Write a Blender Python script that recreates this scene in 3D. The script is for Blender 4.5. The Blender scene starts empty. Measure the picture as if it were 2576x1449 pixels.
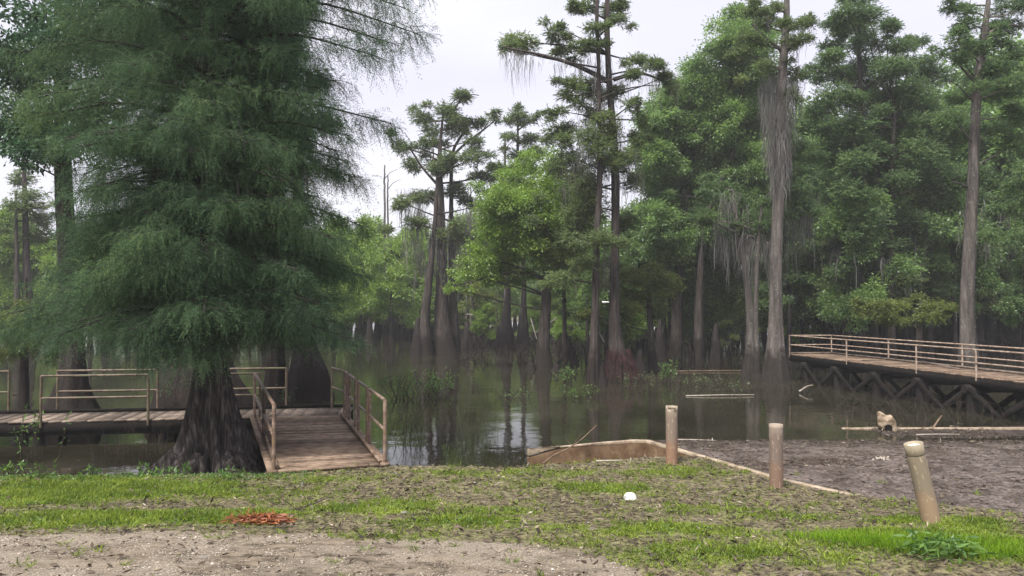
import bpy, math, random
import numpy as np
from math import radians, pi, sin, cos
rng = np.random.default_rng(7); random.seed(7)
S = bpy.context.scene; C = S.collection
# ------------------------------------------------------------ camera, sky, sun
F = 1860.0; CZ = 3.3; TH = math.atan(40.5 / 1860)
cam = bpy.data.cameras.new("camera"); camo = bpy.data.objects.new("camera", cam); C.objects.link(camo)
cam.lens = 26.0; cam.sensor_width = 36; cam.clip_end = 2000
camo.location = (0, 0, CZ); camo.rotation_euler = (pi / 2 + TH, 0, 0); S.camera = camo
S.view_settings.view_transform = 'Standard'; S.view_settings.look = 'None'
S.view_settings.exposure = 1.22; S.view_settings.gamma = 1
S.render.engine = 'CYCLES'
cy = S.cycles; cy.max_bounces = 8; cy.diffuse_bounces = 5; cy.glossy_bounces = 3; cy.transmission_bounces = 3; cy.transparent_max_bounces = 4
cy.use_denoising = True
W = bpy.data.worlds.new("World"); S.world = W; W.use_nodes = True
nt = W.node_tree; nt.nodes.clear()
sky = nt.nodes.new('ShaderNodeTexSky'); sky.sky_type = 'NISHITA'; sky.sun_disc = False
SUN_E, SUN_R = radians(58), radians(215)
sky.sun_elevation = SUN_E; sky.sun_rotation = SUN_R; sky.dust_density = 4
b1 = nt.nodes.new('ShaderNodeBackground'); b1.inputs[1].default_value = 0.08; nt.links.new(sky.outputs[0], b1.inputs[0])
tc = nt.nodes.new('ShaderNodeTexCoord'); mp = nt.nodes.new('ShaderNodeMapping'); mp.inputs['Scale'].default_value = (1, 1, 5)
nz = nt.nodes.new('ShaderNodeTexNoise'); nz.inputs['Scale'].default_value = 1.6; nz.inputs['Detail'].default_value = 3; nz.inputs['Roughness'].default_value = .45
nt.links.new(tc.outputs['Generated'], mp.inputs[0]); nt.links.new(mp.outputs[0], nz.inputs[0])
cr = nt.nodes.new('ShaderNodeValToRGB'); cr.color_ramp.elements[0].position = .35; cr.color_ramp.elements[1].position = .68
cr.color_ramp.elements[0].color = (.78, .77, .90, 1); cr.color_ramp.elements[1].color = (.93, .92, 1.0, 1)
nt.links.new(nz.outputs[0], cr.inputs[0])
b2 = nt.nodes.new('ShaderNodeBackground'); b2.inputs[1].default_value = 0.525; nt.links.new(cr.outputs[0], b2.inputs[0])
mx = nt.nodes.new('ShaderNodeMixShader'); mx.inputs[0].default_value = .88
wo = nt.nodes.new('ShaderNodeOutputWorld')
nt.links.new(b1.outputs[0], mx.inputs[1]); nt.links.new(b2.outputs[0], mx.inputs[2]); nt.links.new(mx.outputs[0], wo.inputs[0])
sl = bpy.data.lights.new("sun", 'SUN'); sl.energy = 3.0; sl.angle = radians(18); sl.color = (1, .95, .86)
so = bpy.data.objects.new("sun", sl); C.objects.link(so)
so.rotation_euler = (pi / 2 - SUN_E, 0, radians(-35))

# ------------------------------------------------------------ pixel <-> world (design coordinates 2576 x 1449)
def at(px, py, Y):
    u = (px - 1288) / F; v = (724.5 - py) / F
    t = Y / (cos(TH) - v * sin(TH))
    return np.array([u * t, Y, CZ + t * (sin(TH) + v * cos(TH))])
def onz(px, py, z):
    u = (px - 1288) / F; v = (724.5 - py) / F
    t = (z - CZ) / (sin(TH) + v * cos(TH))
    return np.array([u * t, t * (cos(TH) - v * sin(TH)), z])

# ------------------------------------------------------------ materials
def mat(name):
    m = bpy.data.materials.new(name); m.use_nodes = True; n = m.node_tree; n.nodes.clear()
    o = n.nodes.new('ShaderNodeOutputMaterial'); return m, n, o
def N(n, t, **k):
    a = n.nodes.new(t)
    for q, v in k.items():
        if q in a.inputs: a.inputs[q].default_value = v
        else: setattr(a, q, v)
    return a
def ramp(n, src, stops):
    r = n.nodes.new('ShaderNodeValToRGB'); e = r.color_ramp.elements
    while len(e) < len(stops): e.new(.5)
    for i, (p, c) in enumerate(stops): e[i].position = p; e[i].color = (*c, 1)
    n.links.new(src, r.inputs[0]); return r.outputs[0]
def surf(name, stops, scale=8, stretch=(1, 1, 1), rough=.85, bump=.3, bscale=None, bdist=.01, spec=.15, detail=6, metal=0, spots=None):
    """noise-coloured surface: fine noise drives the ramp, a second noise drives the relief"""
    m, n, o = mat(name)
    tc = N(n, 'ShaderNodeTexCoord'); mp = N(n, 'ShaderNodeMapping'); mp.inputs['Scale'].default_value = stretch
    n.links.new(tc.outputs['Object'], mp.inputs[0])
    a = N(n, 'ShaderNodeTexNoise', Scale=scale, Detail=detail, Roughness=.65); n.links.new(mp.outputs[0], a.inputs[0])
    col = ramp(n, a.outputs[0], stops)
    if spots:
        sc, lo, hi, c2 = spots
        s = N(n, 'ShaderNodeTexNoise', Scale=sc, Detail=4, Roughness=.6); n.links.new(tc.outputs['Object'], s.inputs[0])
        f = ramp(n, s.outputs[0], [(lo, (0, 0, 0)), (hi, (1, 1, 1))])
        mxx = N(n, 'ShaderNodeMixRGB'); n.links.new(f, mxx.inputs[0]); n.links.new(col, mxx.inputs[1]); mxx.inputs[2].default_value = (*c2, 1)
        col = mxx.outputs[0]
    p = N(n, 'ShaderNodeBsdfPrincipled', Roughness=rough, Metallic=metal); p.inputs['Specular IOR Level'].default_value = spec
    n.links.new(col, p.inputs['Base Color'])
    b = N(n, 'ShaderNodeTexNoise', Scale=bscale or scale * 2, Detail=5); n.links.new(mp.outputs[0], b.inputs[0])
    bp = N(n, 'ShaderNodeBump', Strength=bump, Distance=bdist); n.links.new(b.outputs[0], bp.inputs['Height'])
    n.links.new(bp.outputs[0], p.inputs['Normal']); n.links.new(p.outputs[0], o.inputs[0]); return m
def leafmat(name, dark, light, trans=.35, yellow=None, nscale=.6, gloss=.035):
    m, n, o = mat(name)
    g = N(n, 'ShaderNodeNewGeometry'); tc = N(n, 'ShaderNodeTexCoord')
    nz = N(n, 'ShaderNodeTexNoise', Scale=nscale, Detail=2); n.links.new(tc.outputs['Object'], nz.inputs[0])
    ma = N(n, 'ShaderNodeMath', operation='MULTIPLY_ADD'); n.links.new(g.outputs['Random Per Island'], ma.inputs[0]); ma.inputs[1].default_value = .55; n.links.new(nz.outputs[0], ma.inputs[2])
    ms = N(n, 'ShaderNodeMath', operation='SUBTRACT'); n.links.new(ma.outputs[0], ms.inputs[0]); ms.inputs[1].default_value = .27
    st = [(.2, dark), (.75, light)]
    if yellow: st.append((1.0, yellow))
    col = ramp(n, ms.outputs[0], st)
    d = N(n, 'ShaderNodeBsdfDiffuse'); t = N(n, 'ShaderNodeBsdfTranslucent'); n.links.new(col, d.inputs[0]); n.links.new(col, t.inputs[0])
    gl = N(n, 'ShaderNodeBsdfGlossy', Roughness=.45); gl.inputs[0].default_value = (.8, .85, .9, 1)
    x = N(n, 'ShaderNodeMixShader'); x.inputs[0].default_value = trans
    n.links.new(d.outputs[0], x.inputs[1]); n.links.new(t.outputs[0], x.inputs[2])
    y = N(n, 'ShaderNodeMixShader'); y.inputs[0].default_value = gloss
    n.links.new(x.outputs[0], y.inputs[1]); n.links.new(gl.outputs[0], y.inputs[2]); n.links.new(y.outputs[0], o.inputs[0]); return m
M = {}
def stain(m, h=1.0, col=(.018, .014, .012)):
    t_ = m.node_tree; pr_ = [x for x in t_.nodes if x.type == 'BSDF_PRINCIPLED'][0]; src = pr_.inputs['Base Color'].links[0].from_socket
    tc = N(t_, 'ShaderNodeTexCoord'); sp = N(t_, 'ShaderNodeSeparateXYZ'); t_.links.new(tc.outputs['Object'], sp.inputs[0]); nz = N(t_, 'ShaderNodeTexNoise', Scale=2.5, Detail=4); t_.links.new(tc.outputs['Object'], nz.inputs[0])
    a = N(t_, 'ShaderNodeMath', operation='MULTIPLY_ADD'); t_.links.new(nz.outputs[0], a.inputs[0]); a.inputs[1].default_value = -1.6; t_.links.new(sp.outputs[2], a.inputs[2])
    mr = N(t_, 'ShaderNodeMapRange'); t_.links.new(a.outputs[0], mr.inputs[0]); mr.inputs[1].default_value = h - .9; mr.inputs[2].default_value = h - .5; mr.inputs[3].default_value = .8; mr.inputs[4].default_value = 0
    x = N(t_, 'ShaderNodeMixRGB'); t_.links.new(mr.outputs[0], x.inputs[0]); t_.links.new(src, x.inputs[1]); x.inputs[2].default_value = (*col, 1); t_.links.new(x.outputs[0], pr_.inputs['Base Color'])
M['bark'] = surf('cypress_bark', [(.3, (.022, .018, .016)), (.55, (.062, .051, .047)), (.75, (.13, .112, .10))], 9, (1, 1, .12), .95, .8, 14, bdist=.04)
M['bark_dark'] = surf('wet_bark', [(.3, (.012, .010, .010)), (.55, (.040, .033, .032)), (.78, (.095, .08, .078))], 8, (1, 1, .12), .9, .9, 13, bdist=.05)
M['bark_grey'] = surf('grey_bark', [(.3, (.04, .035, .033)), (.55, (.105, .092, .085)), (.75, (.19, .172, .16))], 7, (1, 1, .15), .95, .7, 12, bdist=.03, spots=(9, .62, .75, (.36, .36, .32)))
M['bark_red'] = surf('rusty_root_bark', [(.3, (.02, .011, .012)), (.55, (.062, .029, .030)), (.8, (.11, .062, .058))], 10, (1, 1, .2), .95, .8, 14, bdist=.03)
for nm in ('bark', 'bark_dark', 'bark_grey'): stain(M[nm], 1.15)
M['bark_near'] = surf('near_bark', [(.36, (.012, .010, .010)), (.52, (.05, .042, .040)), (.66, (.13, .115, .108))], 16, (1, 1, .09), .95, 1, 22, bdist=.05)
M['near_leaf'] = leafmat('feathery_needles', (.050, .090, .056), (.125, .205, .10), .48, (.24, .34, .11), .5, 0)
M['cyp'] = leafmat('cypress_needles', (.08, .12, .045), (.19, .26, .09), .55, (.32, .38, .12))
M['cyp_green'] = leafmat('green_cypress_needles', (.06, .11, .045), (.165, .26, .09), .5, (.27, .37, .11))
M['cyp_olive'] = leafmat('olive_cypress_needles', (.08, .11, .028), (.19, .24, .05), .42, (.28, .31, .07))
M['bright'] = leafmat('bright_leaves', (.11, .19, .03), (.27, .41, .065), .5, (.4, .52, .1))
M['green'] = leafmat('mid_leaves', (.09, .16, .05), (.24, .38, .10), .58, (.40, .53, .14))
M['tupelo'] = leafmat('dark_broad_leaves', (.022, .055, .032), (.07, .145, .065), .35, (.13, .22, .09))
M['moss'] = leafmat('spanish_moss', (.10, .094, .086), (.22, .21, .19), .45, (.30, .285, .25))
M['grass'] = leafmat('grass_blades', (.09, .14, .018), (.27, .36, .045), .45, (.46, .52, .12), 1.6, .015)
M['weed'] = leafmat('weed_leaves', (.06, .13, .025), (.14, .25, .05), .35, (.22, .34, .07), 1.2)
M['litter'] = leafmat('dead_leaves', (.03, .02, .014), (.15, .115, .08), .1, (.5, .42, .31), 3)
M['deadorange'] = leafmat('rusty_dead_leaves', (.14, .045, .02), (.36, .13, .055), .2, (.5, .22, .1), 6)
M['plank'] = surf('weathered_planks', [(.3, (.08, .053, .037)), (.5, (.19, .135, .098)), (.72, (.31, .235, .175))], 5, (1, 1, 1), .8, .4, 30, bdist=.004)
M['plank_grey'] = surf('grey_planks', [(.3, (.065, .05, .041)), (.5, (.15, .118, .097)), (.72, (.25, .205, .165))], 5, (1, 1, 1), .85, .4, 30, bdist=.004)
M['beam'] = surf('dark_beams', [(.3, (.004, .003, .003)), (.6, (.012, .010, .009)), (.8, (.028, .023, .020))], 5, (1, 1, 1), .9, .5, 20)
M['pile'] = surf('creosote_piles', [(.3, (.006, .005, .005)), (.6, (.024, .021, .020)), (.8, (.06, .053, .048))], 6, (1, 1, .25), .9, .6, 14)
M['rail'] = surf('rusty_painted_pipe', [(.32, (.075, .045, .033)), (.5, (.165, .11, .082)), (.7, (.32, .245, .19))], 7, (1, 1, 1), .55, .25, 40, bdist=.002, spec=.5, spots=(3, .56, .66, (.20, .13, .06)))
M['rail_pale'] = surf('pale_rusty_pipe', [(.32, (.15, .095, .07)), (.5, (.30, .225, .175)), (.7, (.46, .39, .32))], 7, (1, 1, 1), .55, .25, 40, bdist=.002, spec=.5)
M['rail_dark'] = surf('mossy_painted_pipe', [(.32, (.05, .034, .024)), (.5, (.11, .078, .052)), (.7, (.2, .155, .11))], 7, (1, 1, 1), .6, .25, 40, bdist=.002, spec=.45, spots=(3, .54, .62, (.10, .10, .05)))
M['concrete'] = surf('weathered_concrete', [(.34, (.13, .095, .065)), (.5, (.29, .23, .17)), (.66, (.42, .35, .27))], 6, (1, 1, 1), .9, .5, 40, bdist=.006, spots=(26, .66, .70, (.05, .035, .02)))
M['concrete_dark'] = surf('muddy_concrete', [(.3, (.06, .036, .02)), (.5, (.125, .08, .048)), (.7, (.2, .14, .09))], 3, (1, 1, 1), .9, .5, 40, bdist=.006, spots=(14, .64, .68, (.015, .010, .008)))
M['log'] = surf('bleached_log', [(.34, (.08, .055, .035)), (.5, (.24, .185, .13)), (.66, (.42, .35, .27))], 7, (1, .25, 1), .9, .5, 14, bdist=.015)
M['stick'] = surf('dry_sticks', [(.3, (.08, .05, .035)), (.6, (.22, .16, .11)), (.8, (.34, .27, .2))], 9)
M['twig'] = surf('dark_twigs', [(.3, (.02, .016, .012)), (.7, (.08, .065, .05))], 9)
M['paletwig'] = surf('bleached_twigs', [(.3, (.2, .17, .14)), (.7, (.42, .38, .33))], 9)
M['joint_shade_black'] = surf('hollow_shade_joint_black', [(.3, (.004, .003, .003)), (.7, (.012, .009, .008))], 9)  # near-black: painted shade of the log hollow, and the dark collar joint
M['white'] = surf('white_foam', [(.3, (.62, .62, .6)), (.7, (.85, .85, .83))], 14, rough=.6)
for nm in ('plank', 'plank_grey'):
    t_ = M[nm].node_tree; pr_ = [x for x in t_.nodes if x.type == 'BSDF_PRINCIPLED'][0]; src = pr_.inputs['Base Color'].links[0].from_socket
    gg = t_.nodes.new('ShaderNodeNewGeometry'); mr = t_.nodes.new('ShaderNodeMapRange'); mr.inputs[3].default_value = .55; mr.inputs[4].default_value = 1.35
    t_.links.new(gg.outputs['Random Per Island'], mr.inputs[0]); mu = t_.nodes.new('ShaderNodeVectorMath'); mu.operation = 'MULTIPLY'
    t_.links.new(src, mu.inputs[0]); t_.links.new(mr.outputs[0], mu.inputs[1]); t_.links.new(mu.outputs[0], pr_.inputs['Base Color'])
def pipe_mat(name, top, mid, bot, h):
    m, n, o = mat(name)
    tc = N(n, 'ShaderNodeTexCoord'); sp = N(n, 'ShaderNodeSeparateXYZ'); n.links.new(tc.outputs['Object'], sp.inputs[0])
    mp = N(n, 'ShaderNodeMapping'); mp.inputs['Scale'].default_value = (1, 1, .3); n.links.new(tc.outputs['Object'], mp.inputs[0])
    nz = N(n, 'ShaderNodeTexNoise', Scale=13, Detail=6, Roughness=.7); n.links.new(mp.outputs[0], nz.inputs[0])
    a = N(n, 'ShaderNodeMath', operation='DIVIDE'); n.links.new(sp.outputs[2], a.inputs[0]); a.inputs[1].default_value = h
    b = N(n, 'ShaderNodeMath', operation='MULTIPLY_ADD'); n.links.new(nz.outputs[0], b.inputs[0]); b.inputs[1].default_value = .5; n.links.new(a.outputs[0], b.inputs[2])
    c = N(n, 'ShaderNodeMath', operation='SUBTRACT'); n.links.new(b.outputs[0], c.inputs[0]); c.inputs[1].default_value = .25
    col = ramp(n, c.outputs[0], [(.02, bot), (.32, bot), (.45, mid), (.8, mid), (1, top)])
    sc = N(n, 'ShaderNodeTexNoise', Scale=38, Detail=3); n.links.new(mp.outputs[0], sc.inputs[0])
    f = ramp(n, sc.outputs[0], [(.62, (0, 0, 0)), (.68, (1, 1, 1))])
    x = N(n, 'ShaderNodeMixRGB'); n.links.new(f, x.inputs[0]); n.links.new(col, x.inputs[1]); x.inputs[2].default_value = (top[0] * 1.25, top[1] * 1.25, top[2] * 1.2, 1)
    p = N(n, 'ShaderNodeBsdfPrincipled', Roughness=.7); n.links.new(x.outputs[0], p.inputs['Base Color'])
    bp = N(n, 'ShaderNodeBump', Strength=.4, Distance=.004); n.links.new(nz.outputs[0], bp.inputs['Height']); n.links.new(bp.outputs[0], p.inputs['Normal'])
    n.links.new(p.outputs[0], o.inputs[0]); return m

# water
m, n, o = mat('murky_water')
tc = N(n, 'ShaderNodeTexCoord')
w1 = N(n, 'ShaderNodeTexNoise', Scale=.9, Detail=3); n.links.new(tc.outputs['Object'], w1.inputs[0])
w2 = N(n, 'ShaderNodeTexNoise', Scale=7, Detail=2); n.links.new(tc.outputs['Object'], w2.inputs[0])
ad = N(n, 'ShaderNodeMath', operation='MULTIPLY_ADD'); n.links.new(w2.outputs[0], ad.inputs[0]); ad.inputs[1].default_value = .12; n.links.new(w1.outputs[0], ad.inputs[2])
bp = N(n, 'ShaderNodeBump', Strength=.32, Distance=.035); n.links.new(ad.outputs[0], bp.inputs['Height'])
w3 = N(n, 'ShaderNodeTexNoise', Scale=.35, Detail=3); n.links.new(tc.outputs['Object'], w3.inputs[0])
col = ramp(n, w3.outputs[0], [(.3, (.014, .013, .008)), (.7, (.036, .032, .022))])
p = N(n, 'ShaderNodeBsdfPrincipled', Roughness=.05, IOR=1.33); n.links.new(col, p.inputs['Base Color']); n.links.new(bp.outputs[0], p.inputs['Normal'])
rr = ramp(n, w3.outputs[0], [(.4, (.02, .02, .02)), (.7, (.09, .09, .09))]); n.links.new(rr, p.inputs['Roughness'])
n.links.new(p.outputs[0], o.inputs[0]); M['water'] = m

# ------------------------------------------------------------ mesh helpers
def link(name, me, m, parent=None):
    me.materials.append(m); ob = bpy.data.objects.new(name, me); C.objects.link(ob)
    if parent is not None: ob.parent = parent
    return ob
def np_mesh(name, V, Fq, m, parent=None, smooth=False, origin=None):
    V = np.asarray(V, np.float32).reshape(-1, 3); Fq = np.asarray(Fq, np.int32)
    if parent is not None: V = V - np.array(parent.location, np.float32)
    me = bpy.data.meshes.new(name); k = Fq.shape[1]; nf = len(Fq)
    me.vertices.add(len(V)); me.vertices.foreach_set('co', V.ravel())
    me.loops.add(nf * k); me.loops.foreach_set('vertex_index', Fq.ravel())
    me.polygons.add(nf); me.polygons.foreach_set('loop_start', np.arange(nf, dtype=np.int32) * k)
    try: me.polygons.foreach_set('loop_total', np.full(nf, k, np.int32))
    except Exception: pass
    if smooth: me.polygons.foreach_set('use_smooth', np.ones(nf, bool))
    me.update(calc_edges=True)
    return link(name, me, m, parent)
class MB:
    """collects quads"""
    def __init__(s): s.V = []; s.F = []; s.n = 0
    def add(s, V, Fq):
        V = np.asarray(V, float).reshape(-1, 3); s.V.append(V); s.F.append(np.asarray(Fq, int) + s.n); s.n += len(V); return s
    def tube(s, path, radii, seg=6, flute=None, cap=True):
        path = np.asarray(path, float); nP = len(path); radii = np.broadcast_to(np.asarray(radii, float), (nP,))
        T = np.gradient(path, axis=0); T /= np.linalg.norm(T, axis=1)[:, None] + 1e-9
        ref = np.array([1., 0, 0]) if abs(T[0][2]) > .7 else np.array([0, 0, 1.])
        A = np.cross(T, ref); A /= np.linalg.norm(A, axis=1)[:, None] + 1e-9; B = np.cross(T, A)
        th = np.linspace(0, 2 * pi, seg, endpoint=False)
        R = radii[:, None] * np.ones((1, seg))
        if flute is not None: R = R * flute(np.linspace(0, 1, nP)[:, None], th[None, :])
        V = path[:, None, :] + R[:, :, None] * (np.cos(th)[None, :, None] * A[:, None, :] + np.sin(th)[None, :, None] * B[:, None, :])
        i = np.arange(nP - 1)[:, None] * seg; j = np.arange(seg)[None, :]; j2 = (j + 1) % seg
        Fq = np.stack([i + j, i + j2, i + seg + j2, i + seg + j], -1).reshape(-1, 4)
        s.add(V.reshape(-1, 3), Fq)
        if cap:
            for e in (0, nP - 1):
                c = path[e]; ring = V[e]
                vv = np.vstack([ring, c]); k = len(ring)
                ff = [[a, (a + 1) % k, (a + 2) % k, k] for a in range(0, k - k % 2, 2)]
                if k % 2: ff.append([k - 1, 0, k, k - 1] if False else [k - 2, k - 1, 0, k])
                s.add(vv, ff)
        return s
    def box(s, c, size, ax=(1, 0, 0), up=(0, 0, 1)):
        a = np.array(ax, float); a /= np.linalg.norm(a); u = np.array(up, float); u -= a * u.dot(a); u /= np.linalg.norm(u); b = np.cross(u, a)
        c = np.array(c, float); h = np.array(size) / 2
        V = [c + sx * h[0] * a + sy * h[1] * b + sz * h[2] * u for sz in (-1, 1) for sy in (-1, 1) for sx in (-1, 1)]
        return s.add(V, [[0, 2, 3, 1], [4, 5, 7, 6], [0, 1, 5, 4], [2, 6, 7, 3], [0, 4, 6, 2], [1, 3, 7, 5]])
    def bar(s, p, q, w, h, up=(0, 0, 1)):
        p = np.array(p, float); q = np.array(q, float); return s.box((p + q) / 2, (np.linalg.norm(q - p), w, h), q - p, up)
    def build(s, name, m, parent=None, smooth=False, bevel=0):
        ob = np_mesh(name, np.vstack(s.V), np.vstack(s.F), m, parent, smooth)
        if bevel:
            bv = ob.modifiers.new('bevel', 'BEVEL'); bv.width = bevel; bv.segments = 2; bv.limit_method = 'ANGLE'
        return ob
def empty(name, loc, label, cat, group=None):
    o = bpy.data.objects.new(name, None); C.objects.link(o); o.location = [float(v) for v in loc]; tag(o, label, cat, group); return o
def tag(o, label=None, cat=None, group=None, kind=None):
    if label: o['label'] = label
    if cat: o['category'] = cat
    if group: o['group'] = group
    if kind: o['kind'] = kind
    return o
def unit(v): return v / (np.linalg.norm(v, axis=-1, keepdims=True) + 1e-9)
def smooth_path(pts, n):
    pts = np.asarray(pts, float); t = np.linspace(0, 1, len(pts)); tt = np.linspace(0, 1, n)
    P = np.stack([np.interp(tt, t, pts[:, i]) for i in range(pts.shape[1])], 1)
    for _ in range(2):
        Q = P.copy(); Q[1:-1] = (P[:-2] + 2 * P[1:-1] + P[2:]) / 4; P = Q
    return P
# leaves: N rhombus quads
def leaves(P, D, L, Wd, nb=.6):
    n = len(P); D = unit(D); R = unit(rng.normal(size=(n, 3)) + np.array([0, 0, nb * 2]))
    Sd = unit(np.cross(D, R)); L = np.asarray(L)[:, None]; Wd = np.asarray(Wd)[:, None]
    up = np.cross(Sd, D)
    V = np.stack([P, P + D * L * .45 + Sd * Wd + up * L * .05, P + D * L, P + D * L * .45 - Sd * Wd + up * L * .05], 1)
    return V
def quads(n): return np.arange(n * 4).reshape(-1, 4)
def moss_geo(starts, Ls, Ws):
    n = len(starts); lv = 5; Ls = Ls * .85; cid = rng.integers(0, max(1, n // 9), n); cen = starts[rng.integers(0, n, max(1, n // 9))]; starts = np.where(rng.random((n, 1)) < .75, cen[cid] + rng.normal(0, .10, (n, 3)) * [1, 1, .8], starts)
    V = np.zeros((n, lv, 2, 3)); a = rng.uniform(0, pi, n)
    side = np.stack([np.cos(a), np.sin(a), np.zeros(n)], 1); off = np.zeros((n, 3)); prof = [.5, 1, .85, .55, .12]
    for k in range(lv):
        c = starts + off; c = c - np.array([0, 0, 1]) * (Ls * k / (lv - 1))[:, None]
        V[:, k, 0] = c + side * (Ws * prof[k])[:, None]; V[:, k, 1] = c - side * (Ws * prof[k])[:, None]
        off = off + rng.normal(0, .03, (n, 3)) * [1, 1, 0] * (.6 + Ls[:, None] * .9)
    idx = np.arange(n)[:, None] * lv * 2 + (np.arange(lv - 1) * 2)[None, :]
    Fq = np.stack([idx, idx + 1, idx + 3, idx + 2], -1).reshape(-1, 4)
    return V.reshape(-1, 3), Fq

def pad_leaves(c, r, kind, Y, dens=1.0, size=1.0):
    """foliage of one pad: sub-clumps on the shell of an uneven ellipsoid"""
    c = np.asarray(c, float); r = np.asarray(r, float); px = Y / 740.0        # one pixel of the render, in metres
    if kind == 'broad':
        L0 = max(.11, 2.7 * px) * size; W0 = L0 * .25
        nsub = int(max(10, 20 * (r[0] * r[2]) / .6)); nsub = min(nsub, 130)
        u = unit(rng.normal(size=(nsub, 3))); rad = rng.uniform(.15, 1.3, nsub) ** .7
        sc = c + u * r * rad[:, None]; sr = (.09 + .27 * rng.random(nsub) ** 1.5) * (r.mean() ** .6)
        per = int(max(30, 175 * dens * (sr.mean() / .25) ** 2 * (.13 / L0) ** 1.2))
        i = rng.choice(nsub, nsub * per, p=sr ** 2 / (sr ** 2).sum()); n = len(i)
        g = rng.normal(size=(n, 3)) * [1, 1, .7] * sr[i][:, None] * .8
        P = sc[i] + g; D = unit(u[i] * .7 + unit(g) * .9 + rng.normal(size=(n, 3)) * .45 + [0, 0, -.45])
        return leaves(P, D, L0 * rng.uniform(.7, 1.3, n), W0 * rng.uniform(.8, 1.3, n))
    # cypress: short upward/outward twigs carrying narrow leaflets
    L0 = max(.09, 2.1 * px) * size; W0 = max(.010, .36 * px) * size ** .5
    ntw = int(max(30, 430 * dens * r[0] * max(r[2], .35) ** .7 / (L0 / .12) ** 1.1))
    ntw = min(ntw, 900)
    u = unit(rng.normal(size=(ntw, 3))); rad = rng.uniform(.05, 1, ntw) ** .55
    cl = unit(rng.normal(size=(9, 3))) * rng.uniform(.3, .9, (9, 1)); w = rng.integers(0, 9, ntw)
    st = c + (u * rad[:, None] * .62 + cl[w] * .62) * r
    ax = unit(u * [1, 1, .5] + rng.normal(size=(ntw, 3)) * .35 + [0, 0, .18 if kind == 'tuft' else -.35])
    k = 12; tl = L0 * 2.4 * rng.uniform(.6, 1.3, ntw); i = np.repeat(np.arange(ntw), k); f = np.tile(np.linspace(0.05, 1, k), ntw)
    n = len(i); P = st[i] + ax[i] * (tl[i] * f)[:, None]; P[:, 2] -= (f ** 2) * tl[i] * (.15 if kind == 'tuft' else .35)
    sd = unit(np.cross(ax, [0, 0, 1.]) + 1e-6); sg = np.tile([1, -1], n // 2 + 1)[:n]
    D = unit(ax[i] * .8 + sd[i] * sg[:, None] * .9 + rng.normal(size=(n, 3)) * .35)
    return leaves(P, D, L0 * rng.uniform(.6, 1.15, n) * (1.1 - .5 * f), W0 * rng.uniform(.8, 1.4, n))

def fl(k, amp, lo=0.0):
    ph = rng.uniform(0, 6, 4)
    def f(t, th):
        a = amp * np.clip(1 - t * 2.2, 0, 1) ** 1.3 + .03
        return 1 + a * (.55 * np.sin(k * th + ph[0]) + .3 * np.sin((k * 2 + 1) * th + ph[1] + t * 3) + .25 * np.sin(3 * th + ph[2])) 
    return f
def trunk_geo(mb, pix, Y, dY=0, seg=14, kf=7, amp=.3, base=-.5, n=26, topY=0):
    pts = []
    for i, (px, py, hw) in enumerate(pix):
        f = i / (len(pix) - 1); yy = Y + dY + topY * f
        p = at(px, py, yy); pts.append([*p, hw * yy / F])
    pts = np.array(pts); pts[0, 2] = min(pts[0, 2], base)
    P = smooth_path(pts, n); P[:, :2] += rng.normal(0, .004, (n, 2)) * Y / 20
    mb.tube(P[:, :3], np.maximum(P[:, 3], .004 * Y / 10), seg, fl(kf, amp)); return P
def limb_to(mb, trunkP, target, r0, sag=.0):
    target = np.asarray(target, float); zt = target[2] - .28 * np.linalg.norm((target - trunkP[len(trunkP) // 2, :3])[:2])
    k = int(np.argmin(abs(trunkP[:, 2] - zt) + .25 * np.linalg.norm(trunkP[:, :2] - target[:2], axis=1))); s = trunkP[k, :3]
    mid = (s + target) / 2 + rng.normal(0, .08, 3) * np.linalg.norm(target - s) * .5 + [0, 0, sag]
    P = smooth_path([s, mid, target], 7); mb.tube(P, np.linspace(min(r0, trunkP[k, 3] * .8 + .01), r0 * .22, 7), 5, cap=False); return P
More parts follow.
